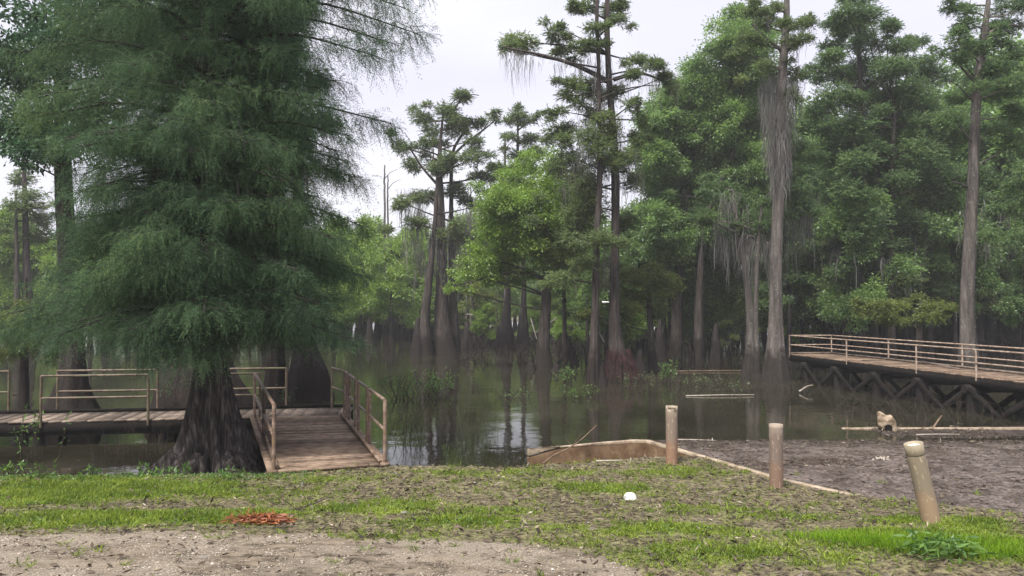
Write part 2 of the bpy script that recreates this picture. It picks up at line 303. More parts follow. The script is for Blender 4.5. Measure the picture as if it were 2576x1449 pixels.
def hero(name, label, cat, Y, trunks, pads, lkind, lmat, moss=None, bark='bark', dens=1, depth=1.0, group=None, limbs=(), amp=.3, kf=7, size=1, mossw=1, crown='crown', limb_r=.05, seg=14, twist=0):
    base = at(trunks[0][0][0], trunks[0][0][1], Y); base[2] = 0
    root = empty(name, base, label, cat, group)
    tb = [];
    for k, tr in enumerate(trunks):
        mb = MB(); tb.append(trunk_geo(mb, tr, Y, dY=0 if k == 0 else [.7, -.5, .4, -.7][k % 4] * depth, amp=amp, kf=kf, seg=seg))
        mb.build('trunk', M[bark], root, True)
    br = MB(); used = False; LP = []
    for lb in limbs:
        pts = np.array([[*at(x, y, Y + dy), hw * Y / F] for (x, y, dy, hw) in lb]); P = smooth_path(pts, 12)
        br.tube(P[:, :3], P[:, 3], 6, cap=False); used = True; LP.append(P[:, :3])
    V = []
    for pd in pads:
        px, py, rx, rz = pd[:4]; dy = pd[4] if len(pd) > 4 else rng.uniform(-1, 1) * depth
        c = at(px, py, Y + dy); r = np.array([rx, max(rx, rz) * .9, rz * (1 if lkind == 'broad' else 1.3)]) * Y / F * (1.25 if lkind == 'broad' else 1.1)
        V.append(pad_leaves(c, r, lkind, Y, dens, size))
        if lkind != 'broad':
            for _ in range(2):
                q_ = c + rng.normal(0, 1, 3) * [r[0] * .85, r[1] * .6, r[2] * .9]; V.append(pad_leaves(q_, r * rng.uniform(.35, .6), lkind, Y, dens, size)); br.tube([c, q_], [.012 * Y / 40, .006 * Y / 40], 4, cap=False)
        P = limb_to(br, tb[0] if len(tb) == 1 else tb[int(rng.integers(len(tb)))], c, limb_r * Y / 40 * 1.2); used = True; LP.append(P)
    if used: br.build('branches', M[bark], root, True)
    if V:
        V = np.vstack(V); np_mesh(crown, V, quads(len(V)), M[lmat], root)
    if moss:
        st, Ls = [], []
        for (px, py, hw, hh, ln, cnt) in moss:
            for _ in range(int(cnt * 1.7)):
                x = px + rng.uniform(-1, 1) * hw; y = py + rng.uniform(-1, 1) * hh
                st.append(at(x, y, Y + rng.uniform(-.7, .7) * depth)); Ls.append(ln * Y / F * rng.uniform(.15, 1.0) ** 1.3)
        n = len(st); v, f = moss_geo(np.array(st), np.array(Ls), rng.uniform(.5, 1.3, n) * Y / 740 * .24 * mossw)
        np_mesh('hanging_moss', v, f, M['moss'], root)
    return root

# ------------------------------------------------------------ ground
wallpts = np.array([[2.66, 14.9], [3.15, 13.9], [4.19, 11.6], [4.82, 10.65], [5.54, 9.8], [6.6, 8.6], [9, 5.5], [12, 0]])
def sstep(x): x = np.clip(x, 0, 1); return x * x * (3 - 2 * x)
def hashn(X, Y, s, seed=0):
    r = np.random.default_rng(seed); out = 0
    for k in range(5):
        a = r.uniform(0, 2 * pi); f = s * (1 + .7 * k); ph = r.uniform(0, 6.28, 2)
        out = out + np.sin(f * (X * cos(a) + Y * sin(a)) + ph[0]) * np.cos(f * .8 * (Y * cos(a) - X * sin(a)) + ph[1]) / (1 + .5 * k)
    return out / 2.3
def ground_z(X, Y):
    X = np.asarray(X, float); Y = np.asarray(Y, float)
    top = .58 + .34 * sstep((11.5 - Y) / 4.5) + .015 * hashn(X, Y, 2.2, 1) + .02 * hashn(X, Y, .8, 2)
    Ye = np.interp(X, [-14, -8, -3.9, -2, 0, 1.2, 2.2, 3.2], [11.6, 11.75, 11.95, 12.7, 12.45, 12.85, 13.1, 13.3]) + .1 * hashn(X, Y * 0, 1.7, 3)
    bank = top - np.clip(Y - Ye, 0, None) * .33 - .02
    bank = np.maximum(bank, .46 * np.exp(-(((X + 5.55) / 1.5) ** 2 + ((Y - 14.0) / 1.0) ** 2) ** 1.3) - .2 - .1 * (Y > 15.5))
    ramp_z = np.clip(.62 - (Y - 9.8) * .0755, -1.4, .85) + .012 * hashn(X, Y, 2.5, 5)
    kx = 9.4; ramp_z = np.where((Y > 18.3) & (X > kx), np.interp(Y, [18.3, 19.2, 20, 21.5, 24], [0.0, .03, .0, -.03, -.6]) + .015 * hashn(X, Y, 2.5, 5), ramp_z)
    wx = np.interp(-Y, -wallpts[:, 1], wallpts[:, 0]) + np.where(Y > 14.9, 0, 0)
    side = sstep((X - wx) / .1 + .5)
    z = bank * (1 - side) + ramp_z * side
    z = np.where(Y > 15.5, np.where(X > wx, ramp_z, bank), z)
    z = np.maximum(z, -1.3)
    z = np.where(Y > 135, np.interp(Y, [135, 150, 900], [-1.3, .4, 1.5]), z)
    return z
def axis(parts):
    o = [np.arange(a, b, s) for a, b, s in parts]; return np.concatenate(o + [[parts[-1][1]]])
gx = axis([(-400, -60, 20), (-60, -14, 2), (-14, 13, .075), (13, 30, .6), (30, 60, 3), (60, 400, 20)])
gy = axis([(-60, 0, 4), (0, 5.5, .5), (5.5, 20, .075), (20, 30, .5), (30, 130, 6), (130, 150, 2), (150, 900, 50)])
GX, GY = np.meshgrid(gx, gy); GZ = ground_z(GX, GY)
GZ = GZ + np.where((GY < 20) & (abs(GX) < 14), rng.normal(0, .0075, GX.shape), 0)
nxg, nyg = len(gx), len(gy); i = np.arange(nyg - 1)[:, None] * nxg; j = np.arange(nxg - 1)[None, :]
GF = np.stack([i + j, i + j + 1, i + nxg + j + 1, i + nxg + j], -1).reshape(-1, 4)
# where grass grows, given as patches (design pixels on the bank)
def gpt(px, py, z=.62):
    p = onz(px, py, z); return p[0], p[1]
patches = [(120, 1235, 230, 45, 1.1), (420, 1225, 200, 28, .9), (200, 1300, 260, 30, 1.1), (560, 1290, 190, 28, .9), (700, 1235, 150, 20, .25), (930, 1250, 170, 26, .75), (1160, 1315, 160, 22, .8), (1210, 1270, 120, 24, .5),
           (1520, 1222, 110, 17, .8), (1720, 1180, 110, 14, .45), (1780, 1262, 150, 20, .3), (1330, 1205, 120, 16, .25), (1560, 1335, 190, 26, .45), (1750, 1340, 170, 22, .55), (1990, 1290, 120, 16, .35), (2300, 1362, 230, 26, 1.3), (2480, 1400, 170, 30, 1.2),
           (2440, 1318, 110, 22, 1.0), (2270, 1305, 90, 16, .7), (1700, 1420, 200, 30, .45), (2050, 1420, 260, 28, .35), (640, 1375, 110, 12, .35), (1000, 1365, 170, 16, .3), (1880, 1390, 200, 22, .4), (1300, 1180, 300, 9, .35), (820, 1195, 150, 9, .4), (1430, 1380, 120, 18, .3)]
PW = []
for (px, py, rx, ry, a) in patches:
    zz = .62 if py < 1250 else .82
    c = gpt(px, py, zz); e = gpt(px + rx, py, zz); f1 = gpt(px, py - ry, zz); f2 = gpt(px, py + ry, zz)
    PW.append((c[0], c[1], abs(e[0] - c[0]), abs(f1[1] - f2[1]) / 2, a))
def grassmask(X, Y):
    m = np.zeros_like(X) + .08
    for (cx, cyy, rx, ry, a) in PW:
        d = ((X - cx) / rx) ** 2 + ((Y - cyy) / ry) ** 2; m = m + a * 1.15 * np.exp(-d ** 1.5)
    m = m * (1 + .5 * hashn(X, Y, 3.0, 9)) * (1 + .35 * hashn(X, Y, 9.0, 19))
    wx = np.interp(-Y, -wallpts[:, 1], wallpts[:, 0]); m = m * (1 - sstep((X - wx) / .2 + .5) * np.where((Y < 9.3), 0, 1))
    return np.clip(m, 0, 1.3)
def gravelmask(X, Y):
    # dirt road along the near edge
    e = np.interp(X, [-8, -4.5, -2.5, -1, .1, .8, 1.2, 3], [7.9, 7.9, 7.85, 7.6, 7.35, 7.1, 6.4, 5]) + .22 * hashn(X, Y, 1.6, 11) + .05 * hashn(X, Y, 6, 12)
    return sstep((e - Y) / .35 + .5)
def rampmask(X, Y):
    wx = np.interp(-Y, -wallpts[:, 1], wallpts[:, 0]); return sstep((X - wx) / .25 + .3) * sstep((Y - 8.1 - .35 * (X - 6)) / .5 + .5 + .5 * hashn(X, Y, 3, 4))
g = np_mesh('ground', np.stack([GX, GY, GZ], -1).reshape(-1, 3), GF, M['bark'], smooth=True); tag(g, kind='structure')
me = g.data
ca = me.color_attributes.new('masks', 'FLOAT_COLOR', 'POINT')
mk = np.stack([grassmask(GX, GY), gravelmask(GX, GY), rampmask(GX, GY), np.ones_like(GX)], -1).reshape(-1, 4).astype(np.float32)
ca.data.foreach_set('color', mk.ravel())
m, n, o = mat('bank_soil')
at_ = N(n, 'ShaderNodeAttribute', attribute_name='masks'); sp = N(n, 'ShaderNodeSeparateColor'); n.links.new(at_.outputs['Color'], sp.inputs[0])
tc = N(n, 'ShaderNodeTexCoord')
def nn(scale, det=6, rough=.7, mpv=None):
    a = N(n, 'ShaderNodeTexNoise', Scale=scale, Detail=det, Roughness=rough)
    if mpv:
        q = N(n, 'ShaderNodeMapping'); q.inputs['Scale'].default_value = mpv; n.links.new(tc.outputs['Object'], q.inputs[0]); n.links.new(q.outputs[0], a.inputs[0])
    else: n.links.new(tc.outputs['Object'], a.inputs[0])
    return a.outputs[0]
n1 = nn(14); n2 = nn(3); n3 = nn(60, 4); n4 = nn(2.2, 5, .6, (1, .5, 1))
soil = ramp(n, n1, [(.36, (.022, .016, .010)), (.5, (.10, .078, .045)), (.64, (.24, .19, .12))])
turf = ramp(n, n1, [(.35, (.035, .045, .010)), (.5, (.10, .125, .025)), (.65, (.2, .23, .05))])
grav = ramp(n, n3, [(.32, (.07, .055, .04)), (.47, (.19, .155, .118)), (.62, (.30, .26, .205)), (.76, (.5, .46, .39))])
mud = ramp(n, n1, [(.36, (.03, .021, .016)), (.5, (.11, .086, .074)), (.66, (.22, .18, .162))])
mud2 = ramp(n, n4, [(.42, (.42, .36, .31)), (.6, (1, 1, 1))])
mm = N(n, 'ShaderNodeMixRGB', blend_type='MULTIPLY'); mm.inputs[0].default_value = .55; n.links.new(mud, mm.inputs[1]); n.links.new(mud2, mm.inputs[2])
def mixf(fac, a, b):
    x = N(n, 'ShaderNodeMixRGB'); n.links.new(fac, x.inputs[0]); n.links.new(a, x.inputs[1]); n.links.new(b, x.inputs[2]); return x.outputs[0]
def addn(fac, noise, amt, lo, hi):
    a = N(n, 'ShaderNodeMath', operation='MULTIPLY_ADD'); n.links.new(noise, a.inputs[0]); a.inputs[1].default_value = amt; n.links.new(fac, a.inputs[2])
    b = N(n, 'ShaderNodeMapRange'); n.links.new(a.outputs[0], b.inputs[0]); b.inputs[1].default_value = lo; b.inputs[2].default_value = hi; return b.outputs[0]
c1 = mixf(addn(sp.outputs[0], n1, 1.2, .55, 1.5), soil, turf)
n5 = nn(1.7, 6, .65, (.7, 1.6, 1)); n6 = nn(5, 5, .7, (.6, 1.8, 1))
gdirt = ramp(n, n6, [(.38, (.05, .037, .023)), (.58, (.2, .16, .115))])
grav = mixf(ramp(n, n5, [(.42, (1, 1, 1)), (.6, (0, 0, 0))]), grav, gdirt)
c2 = mixf(addn(addn(sp.outputs[1], n6, 1.3, .45, 1.35), n2, .6, .6, 1.0), c1, grav)
c3 = mixf(sp.outputs[2], c2, mm.outputs[0])
# under water and wet edge
sx = N(n, 'ShaderNodeSeparateXYZ'); n.links.new(tc.outputs['Object'], sx.inputs[0])
wet = N(n, 'ShaderNodeMapRange'); n.links.new(sx.outputs[2], wet.inputs[0]); wet.inputs[1].default_value = .12; wet.inputs[2].default_value = .0
dk = N(n, 'ShaderNodeMixRGB'); n.links.new(wet.outputs[0], dk.inputs[0]); n.links.new(c3, dk.inputs[1]); dk.inputs[2].default_value = (.03, .021, .016, 1)
p = N(n, 'ShaderNodeBsdfPrincipled', Roughness=.9); n.links.new(dk.outputs[0], p.inputs['Base Color'])
rg = ramp(n, n4, [(.38, (.28, .28, .28)), (.66, (.8, .8, .8))]); rx = mixf(sp.outputs[2], ramp(n, n2, [(0, (.95, .95, .95)), (1, (.9, .9, .9))]), rg); n.links.new(rx, p.inputs['Roughness'])
bp = N(n, 'ShaderNodeBump', Strength=.8, Distance=.03); n.links.new(n1, bp.inputs['Height'])
bp2 = N(n, 'ShaderNodeBump', Strength=.6, Distance=.012); n.links.new(n3, bp2.inputs['Height']); n.links.new(bp.outputs[0], bp2.inputs['Normal'])
n.links.new(bp2.outputs[0], p.inputs['Normal']); n.links.new(p.outputs[0], o.inputs[0]); me.materials[0] = m

wv = [[-400, 10.5, 0], [400, 10.5, 0], [400, 500, 0], [-400, 500, 0]]
w = np_mesh('water', wv, [[0, 1, 2, 3]], M['water']); tag(w, kind='structure')

# ------------------------------------------------------------ boardwalks
def pipe(mb, p, q, r=.028): mb.tube(np.linspace(p, q, 3), [r] * 3, 10); return mb
def railing(parent, pts, h, mids, m='rail', posts=None, r=.028, base_ext=.12, name='railing'):
    """pts: list of (x,y,z_base); rails through the post tops; posts optional subset of indices"""
    rl = MB(); T = [np.array([x, y, z + h]) for x, y, z in pts]
    for a, b in zip(T[:-1], T[1:]): pipe(rl, a, b, r)
    top = rl.build('top_rail', M[m], parent, True)
    for f in mids:
        md = MB(); Q = [np.array([x, y, z + h * f]) for x, y, z in pts]
        for a, b in zip(Q[:-1], Q[1:]): pipe(md, a, b, r * .92)
        md.build('middle_rail', M[m], parent, True)
    for k, (x, y, z) in enumerate(pts):
        if posts is None or k in posts:
            pm = MB(); pipe(pm, [x, y, z - base_ext], [x, y, z + h], r * 1.08); pm.build('post', M[m], parent, True)
DZ = .58
def planks(mb, p0, p1, q0, q1, pitch, th=.04, gap=.012, jit=.012):
    """planks laid across from edge p0-p1 to edge q0-q1"""
    p0, p1, q0, q1 = map(np.array, (p0, p1, q0, q1)); n = int(np.linalg.norm(p1 - p0) / pitch)
    for k in range(n):
        a0, a1 = (k + .5 * gap / pitch) / n, (k + 1 - .5 * gap / pitch) / n
        dz = rng.uniform(-.004, .004); e = rng.uniform(-jit, jit, 2)
        A0 = p0 + (p1 - p0) * a0; A1 = p0 + (p1 - p0) * a1; B0 = q0 + (q1 - q0) * a0; B1 = q0 + (q1 - q0) * a1
        u = unit(B0 - A0); A0 = A0 - u * e[0]; A1 = A1 - u * e[0]; B0 = B0 + u * e[1]; B1 = B1 + u * e[1]
        V = [v + [0, 0, dz + s] for s in (-th, 0) for v in (A0, A1, B1, B0)]
        mb.add(V, [[0, 3, 2, 1], [4, 5, 6, 7], [0, 1, 5, 4], [1, 2, 6, 5], [2, 3, 7, 6], [3, 0, 4, 7]])
def fy(X): return 17.9 + .14 * (X + 6.07)
U = unit(np.array([1, .14])); Nn = np.array([-U[1], U[0]]); WB = 1.42
def bw(X, s=0.): # point on boardwalk: X along the front edge, s across
    x, y = X + Nn[0] * s, fy(X) + Nn[1] * s; return x, y
root = empty('boardwalk', (*bw(-9, .7), 0), 'low weathered plank boardwalk over the water behind the big cypress', 'boardwalk')
XL, XR = -17.0, -4.0
mb = MB(); planks(mb, [*bw(XL), DZ], [*bw(XR), DZ], [*bw(XL, WB), DZ], [*bw(XR, WB), DZ], .285, gap=.014); mb.build('deck', M['plank_grey'], root)
for s in (.05, WB - .05, WB * .5):
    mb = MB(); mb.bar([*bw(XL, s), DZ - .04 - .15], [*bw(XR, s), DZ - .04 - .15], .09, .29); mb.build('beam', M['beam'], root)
mb = MB(); mb.bar([*bw(XL, WB - .05), DZ + .05], [*bw(XR, WB - .05), DZ + .05], .07, .07); mb.build('kerb_board', M['beam'], root)
for X in np.arange(-16.4, -4, 2.7):
    for s in (.12, WB - .12):
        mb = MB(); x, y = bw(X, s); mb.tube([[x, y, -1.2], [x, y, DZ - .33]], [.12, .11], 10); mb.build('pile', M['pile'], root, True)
def brail(xs, s, posts):
    e = bpy.data.objects.new('railing', None); C.objects.link(e); e.parent = root
    # parts of the railing are sub-parts of the boardwalk
    pts = [(*bw(x, s), DZ) for x in xs]; return pts, posts
def rail_sec(root, pts, h, mids, m, posts=None, r=.028):
    loc = np.array(root.location)
    rl = MB(); T = [np.array([x, y, z + h]) for x, y, z in pts]
    for a, b in zip(T[:-1], T[1:]): pipe(rl, a, b, r)
    top = rl.build('railing', M[m], root, True)
    def sub(mbx, nm):
        ob = mbx.build(nm, M[m], root, True); ob.parent = top; return ob
    for f in mids:
        md = MB(); Q = [np.array([x, y, z + h * f]) for x, y, z in pts]
        for a, b in zip(Q[:-1], Q[1:]): pipe(md, a, b, r * .92)
        sub(md, 'middle_rail')
    for k, (x, y, z) in enumerate(pts):
        if posts is None or k in posts:
            pm = MB(); pipe(pm, [x, y, z - .14], [x, y, z + h], r * 1.08); sub(pm, 'post')
def xat(px, s):  # X along boardwalk whose point at offset s shows at pixel px
    lo, hi = -20., 0.
    for _ in range(40):
        md = (lo + hi) / 2; x, y = bw(md, s)
        if 1288 + F * x / y < px: lo = md
        else: hi = md
    return lo
for (a, b, s) in [(107, 376, -.02), (500, 656, -.02), (148, 399, WB - .04), (490, 722, WB - .04), (-260, 26, WB - .04), (-260, -60, -.02)]:
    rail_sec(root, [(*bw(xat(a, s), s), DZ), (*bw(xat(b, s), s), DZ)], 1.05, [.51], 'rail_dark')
# access ramp
NL, NR, FL, FR = np.array([-3.77, 12.0, DZ + .03]), np.array([-2.22, 12.5, DZ + .03]), np.array([-6.12, 17.84, DZ + .01]), np.array([-4.17, 18.1, DZ + .01])
root = empty('footbridge', (-4, 15, 0), 'short brown plank footbridge with pipe railings leading from the bank', 'footbridge')
mb = MB(); planks(mb, NL, FL, NR, FR, .148, gap=.020, jit=.012); mb.build('deck', M['plank'], root)
dv = unit(FL - NL); sv = unit(NR - NL)
for A, B, sgn in ((NL, FL, -1), (NR, FR, 1)):
    mb = MB(); mb.bar(A + sv * sgn * .09 - [0, 0, .02], B + sv * sgn * .09 - [0, 0, .02], .15, .05); mb.build('side_board', M['plank'], root)
    mb = MB(); mb.bar(A + sv * sgn * .015 + [0, 0, .035] + dv * .1, B + sv * sgn * .015 + [0, 0, .035], .05, .055); mb.build('kerb_board', M['plank'], root)
    mb = MB(); mb.bar(A + sv * sgn * -.1 - [0, 0, .16], B + sv * sgn * -.1 - [0, 0, .16], .08, .22); mb.build('beam', M['beam'], root)
def rp(A, B, t, off): return A + (B - A) * t + sv * off
for f, A, B, off, secs in (('r', NR, FR, .10, [(.02, .315), (.37, .59), (.68, .86), (.93, 1.0)]), ('l', NL, FL, -.07, [(.01, .42), (.42, .985)])):
    for (a, b) in secs:
        rail_sec(root, [tuple(rp(A, B, a, off)), tuple(rp(A, B, b, off))], 1.05, [.52], 'rail', r=.03)
pb = bw(-4.78, WB - .04)
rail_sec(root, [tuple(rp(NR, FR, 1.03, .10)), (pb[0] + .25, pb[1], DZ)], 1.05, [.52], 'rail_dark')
# right pier
PZ = 1.13; p0 = np.array([12.1, 32.3, PZ]); pdv = unit(np.array([.184, -1, 0])); ps = np.array([1.9, .15, 0])
root = empty('fishing_pier', (13.5, 27, 0), 'raised plank pier with low pipe rails on cross-braced piles', 'pier')
Lp = 15.0; pe = p0 + pdv * Lp
mb = MB(); planks(mb, p0, pe, p0 + ps, pe + ps, .15, gap=.01); mb.build('deck', M['plank'], root)
for f in (.02, .5, .98):
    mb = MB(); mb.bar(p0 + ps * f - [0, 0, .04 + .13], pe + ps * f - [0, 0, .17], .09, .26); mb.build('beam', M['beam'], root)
mb = MB(); mb.bar(p0 + ps * .97 + [0, 0, .04], pe + ps * .97 + [0, 0, .04], .08, .07); mb.bar(p0 + [0, 0, .04] + pdv * .05, p0 + ps + [0, 0, .04] + pdv * .05, .08, .07); mb.build('kerb_board', M['plank_grey'], root)
near = [p0 + pdv * t for t in (0, 3.98, 7.7, 10.2, 13.2, 15)]; far = [p0 + ps + pdv * t for t in (0, 3.66, 7.35, 11, 14.5)]
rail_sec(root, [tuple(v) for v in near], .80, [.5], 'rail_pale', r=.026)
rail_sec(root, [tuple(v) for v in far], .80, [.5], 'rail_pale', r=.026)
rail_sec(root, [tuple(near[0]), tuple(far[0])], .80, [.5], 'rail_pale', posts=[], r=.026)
bents = [1.2, 3.3, 5.6, 7.8, 9.95, 12.2]
for t in bents:
    for f in (.06, .9):
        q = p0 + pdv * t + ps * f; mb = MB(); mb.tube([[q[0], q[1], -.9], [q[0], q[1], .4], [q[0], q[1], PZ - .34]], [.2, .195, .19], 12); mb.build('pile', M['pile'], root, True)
    a = p0 + pdv * t - ps * .1 - [0, 0, .40]; b = p0 + pdv * t + ps * 1.05 - [0, 0, .40]; mb = MB(); mb.tube([a, b], [.13, .13], 12); mb.build('pile_cap', M['pile'], root, True)
for t0, t1 in zip(bents[:-1], bents[1:]):
    for f in (-.01, .97):
        a = p0 + pdv * t0 + ps * f; b = p0 + pdv * t1 + ps * f
        off = pdv * 0
        mb = MB(); mb.bar([a[0], a[1], -.72], [b[0], b[1], PZ - .38], .06, .17); mb.build('cross_brace', M['beam'], root)
        mb = MB(); sh = unit(ps) * .055; mb.bar(np.array([a[0], a[1], PZ - .38]) - sh, np.array([b[0], b[1], -.72]) - sh, .06, .17); mb.build('cross_brace', M['beam'], root)
mb = MB(); a = p0 + pdv * 4.1 + ps * .3; mb.bar(a + [0, 0, .02], a + pdv * .9 + ps * .05 + [0, 0, .1], .12, .03); tag(mb.build('loose_board', M['plank_grey'], None), 'short warped grey board lying loose on the pier deck, farther from camera', 'board', 'loose boards on the pier')
mb = MB(); a = p0 + pdv * 5.9 + ps * .8; mb.bar(a + [0, 0, .12], a + pdv * 2.1 - ps * .12 + [0, 0, .02], .09, .03); tag(mb.build('loose_board', M['plank_grey'], None), 'long pale board sagging loose on the pier deck beside the far kerb', 'board', 'loose boards on the pier')

# ------------------------------------------------------------ concrete walls
WT = .585
root = empty('concrete_wall', (2.66, 14.9, 0), 'low L-shaped concrete retaining wall edging the muddy boat ramp', 'wall')
def wallseg(pts, wid, tops, bot, nm, m, bev=.015):
    mb = MB(); pts = np.asarray(pts, float); T = unit(np.gradient(pts, axis=0)); Nv = np.stack([-T[:, 1], T[:, 0]], 1) * wid / 2
    L = np.hstack([pts + Nv, np.array(tops)[:, None]]); R = np.hstack([pts - Nv, np.array(tops)[:, None]]); L0 = L.copy(); R0 = R.copy(); L0[:, 2] = bot; R0[:, 2] = bot
    n = len(pts); V = np.vstack([L, R, L0, R0]); Fq = []
    for i in range(n - 1):
        Fq += [[i, i + 1, n + i + 1, n + i], [i, 2 * n + i, 2 * n + i + 1, i + 1], [n + i, n + i + 1, 3 * n + i + 1, 3 * n + i]]
    Fq += [[0, n, 3 * n, 2 * n], [n - 1, 3 * n - 1, 4 * n - 1, 2 * n - 1]]
    mb.add(V, Fq); ob = mb.build(nm, m, root); bv = ob.modifiers.new('bevel', 'BEVEL'); bv.width = bev; bv.segments = 2; bv.limit_method = 'ANGLE'; return ob
wp = [[.30, 14.15], [.9, 14.35], [1.7, 14.62], [2.45, 14.84], [2.7, 14.82], [3.15, 13.9], [3.65, 12.8], [4.19, 11.6], [4.82, 10.65], [5.54, 9.8], [5.9, 9.4]]
wt = [.42, .55, .575, .59, .59, .585, .585, .585, .59, .615, .60]
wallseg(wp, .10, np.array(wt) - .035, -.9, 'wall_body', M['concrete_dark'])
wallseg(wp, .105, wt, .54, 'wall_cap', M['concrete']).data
root = empty('concrete_kerb', (11, 19.6, 0), 'straight pale concrete kerb at the far edge of the boat ramp', 'kerb')
wallseg([[8.75, 19.7], [9.6, 19.62], [11, 19.5], [13, 19.45], [17, 19.4]], .12, [.02, .035, .055, .07, .09], -.4, 'kerb_body', M['concrete'])

# ------------------------------------------------------------ bollards
def bollard(px, py, hh, r, tilt, label, collar, jag, cols, z=None):
    Yb = None
    zz = .6
    for _ in range(6):
        p = onz(px, py, zz); zz = float(ground_z(p[0], p[1]))
    root = empty('bollard', (p[0], p[1], zz), label, 'bollard', 'pipe bollards along the ramp edge')
    root.rotation_euler = (0, tilt, 0)
    seg = 40; th = np.linspace(0, 2 * pi, seg, endpoint=False); m = pipe_mat('pipe_' + str(px), *cols, hh)
    nz_ = 24; zs = np.linspace(-.18, hh, nz_); V = []
    for q, z_ in enumerate(zs):
        rr = r * (1 + .008 * np.sin(3 * th + z_ * 4)); top = np.zeros(seg)
        if q == nz_ - 1: top = -jag * (np.clip(np.sin(th - 3.14) + .35 * np.sin(th * 5), 0, 2)) - abs(jag) * .15 * rng.random(seg)
        V.append(np.stack([rr * np.cos(th), rr * np.sin(th), z_ + top], 1))
    inner = V[-1] * [.86, .86, 1]; inner2 = inner.copy(); inner2[:, 2] -= .045
    V += [inner, inner2]; V = np.vstack(V); nr = nz_ + 2
    i = np.arange(nr - 1)[:, None] * seg; j = np.arange(seg)[None, :]; j2 = (j + 1) % seg
    Fq = np.stack([i + j, i + j2, i + seg + j2, i + seg + j], -1).reshape(-1, 4)
    me = bpy.data.meshes.new('pipe'); me.from_pydata([tuple(v) for v in V], [], [list(map(int, f)) for f in Fq]); me.polygons.foreach_set('use_smooth', [True] * len(me.polygons)); link('pipe', me, m, root)
    # concrete fill
    V = [(0, 0, hh - jag * .4 - .03 + .012)] + [(r * .87 * cos(a), r * .87 * sin(a), hh - (jag * .9) - .03) for a in th]
    me = bpy.data.meshes.new('fill'); me.from_pydata(V, [], [(0, 1 + k, 1 + (k + 1) % seg) for k in range(seg)]); link('concrete_fill', me, M['white'] if jag < .01 else M['concrete_dark'], root)
    if collar:
        mb = MB(); mb.tube([[0, 0, hh - collar], [0, 0, hh - collar + .004], [0, 0, hh - .003], [0, 0, hh + .001]], [r * 1.0, r * 1.03, r * 1.03, r * 1.0], 40, cap=False)
        mb.V = [v + np.array(root.location) for v in mb.V]; mb.build('collar', m, root)
        mb = MB(); mb.tube([[0, 0, hh - collar - .005], [0, 0, hh - collar - .001]], [r * 1.012, r * 1.012], 40, cap=False); mb.V = [v + np.array(root.location) for v in mb.V]; mb.build('joint_ring', M['joint_shade_black'], root)
c_top = (.42, .36, .27)
bollard(1690, 1166, .985, .1, radians(0), 'broken-topped rusty pipe bollard nearest the water, beside the wall corner', 0, .06, ((.30, .25, .19), (.20, .15, .115), (.24, .14, .09)))
bollard(1953, 1225, .93, .1, radians(0), 'upright brown pipe bollard with flat white top in front of the diagonal wall', 0, .002, ((.27, .22, .175), (.165, .122, .098), (.19, .12, .085)))
bollard(2343, 1314, .92, .1, radians(-12.5), 'leaning pale pipe bollard with a collar at its top in the grass', .125, .003, ((.31, .265, .19), (.21, .17, .12), (.28, .195, .125)))

# ------------------------------------------------------------ logs, sticks, litter objects
p = onz(2225, 1078, .1); root = empty('hollow_log', (p[0], p[1], .05), 'pale hollow log lying across the far concrete kerb', 'log')
mb = MB(); q0 = np.array([p[0], p[1], .16]); q0[0] += .16; q1 = q0 + [.2, 1.0, .20]
path = smooth_path([q0, q0 + [.05, .35, .03], q0 + [.13, .7, .10], q1], 12)
mb.tube(path, [.17, .205, .215, .205, .19, .17, .145, .125, .11, .10, .08, .05], 18, fl(3, .5), cap=True); mb.build('log_body', M['log'], root, True)
mb = MB(); mb.tube([q0 - [.07, .03, .05], q0 + [-.065, .0, -.05]], [.095, .095], 14); mb.build('hollow_shade', M['joint_shade_black'], root, True)  # solid disc on a closed log end; the hollow's shade is its colour
0 and 0
mb = MB(); mb.tube(smooth_path([q0 + [.1, .6, .12], q0 + [.28, .62, .16], q0 + [.36, .7, .14]], 5), [.05, .045, .04, .03, .02], 8); 0 and (smooth_path([q0 + [.16, .9, .3], q0 + [.1, .85, .42], q0 + [.16, .95, .5]], 5), [.07, .06, .055, .05, .035], 8); mb.build('branch_stub', M['log'], root, True)
def stick(name, pts, r, m, label, cat='stick', group=None, twigs=0):
    mb = MB(); P = smooth_path(pts, 10); mb.tube(P, np.linspace(r, r * .45, 10), 6)
    for _ in range(twigs):
        k = rng.integers(2, 9); d = rng.normal(0, .12, 3); d[2] = abs(d[2]); mb.tube([P[k], P[k] + d * .6, P[k] + d * 1.5], [r * .4, r * .3, r * .15], 4, cap=False)
    return tag(mb.build(name, M[m], None, True), label, cat, group)
A = at(1365, 1167, 13.3); B = at(1430, 1132, 13.9); Cc = at(1470, 1100, 14.3); D = at(1500, 1070, 14.5)
stick('fallen_branch', [A, at(1395, 1140, 13.7), B, Cc, D], .016, 'stick', 'thin bare crooked branch leaning over the concrete wall into the air', 'branch', twigs=3)
a = onz(1500, 1163, .62); stick('driftwood_stick', [a + [0, 0, .02], a + [.45, .02, .03]], .022, 'paletwig', 'short pale stick on the bank below the concrete wall', 'stick')
a = onz(2345, 1080, .14); stick('driftwood_stick', [a, a + [.3, .25, .2], a + [.42, .3, .3]], .03, 'stick', 'short brown stick propped on the far concrete kerb', 'stick')
a = onz(2305, 1096, .1); stick('driftwood_stick', [a + [0, 0, .02], a + [.55, .05, .03], a + [1.1, .08, .02]], .02, 'paletwig', 'long pale stick lying on the mud behind the leaning bollard', 'stick')
a = onz(1705, 1106, .02); stick('driftwood_stick', [a, a + [.4, -.05, .01], a + [.9, -.1, .0]], .02, 'paletwig', 'pale stick at the waterline right of the broken-topped bollard', 'stick')
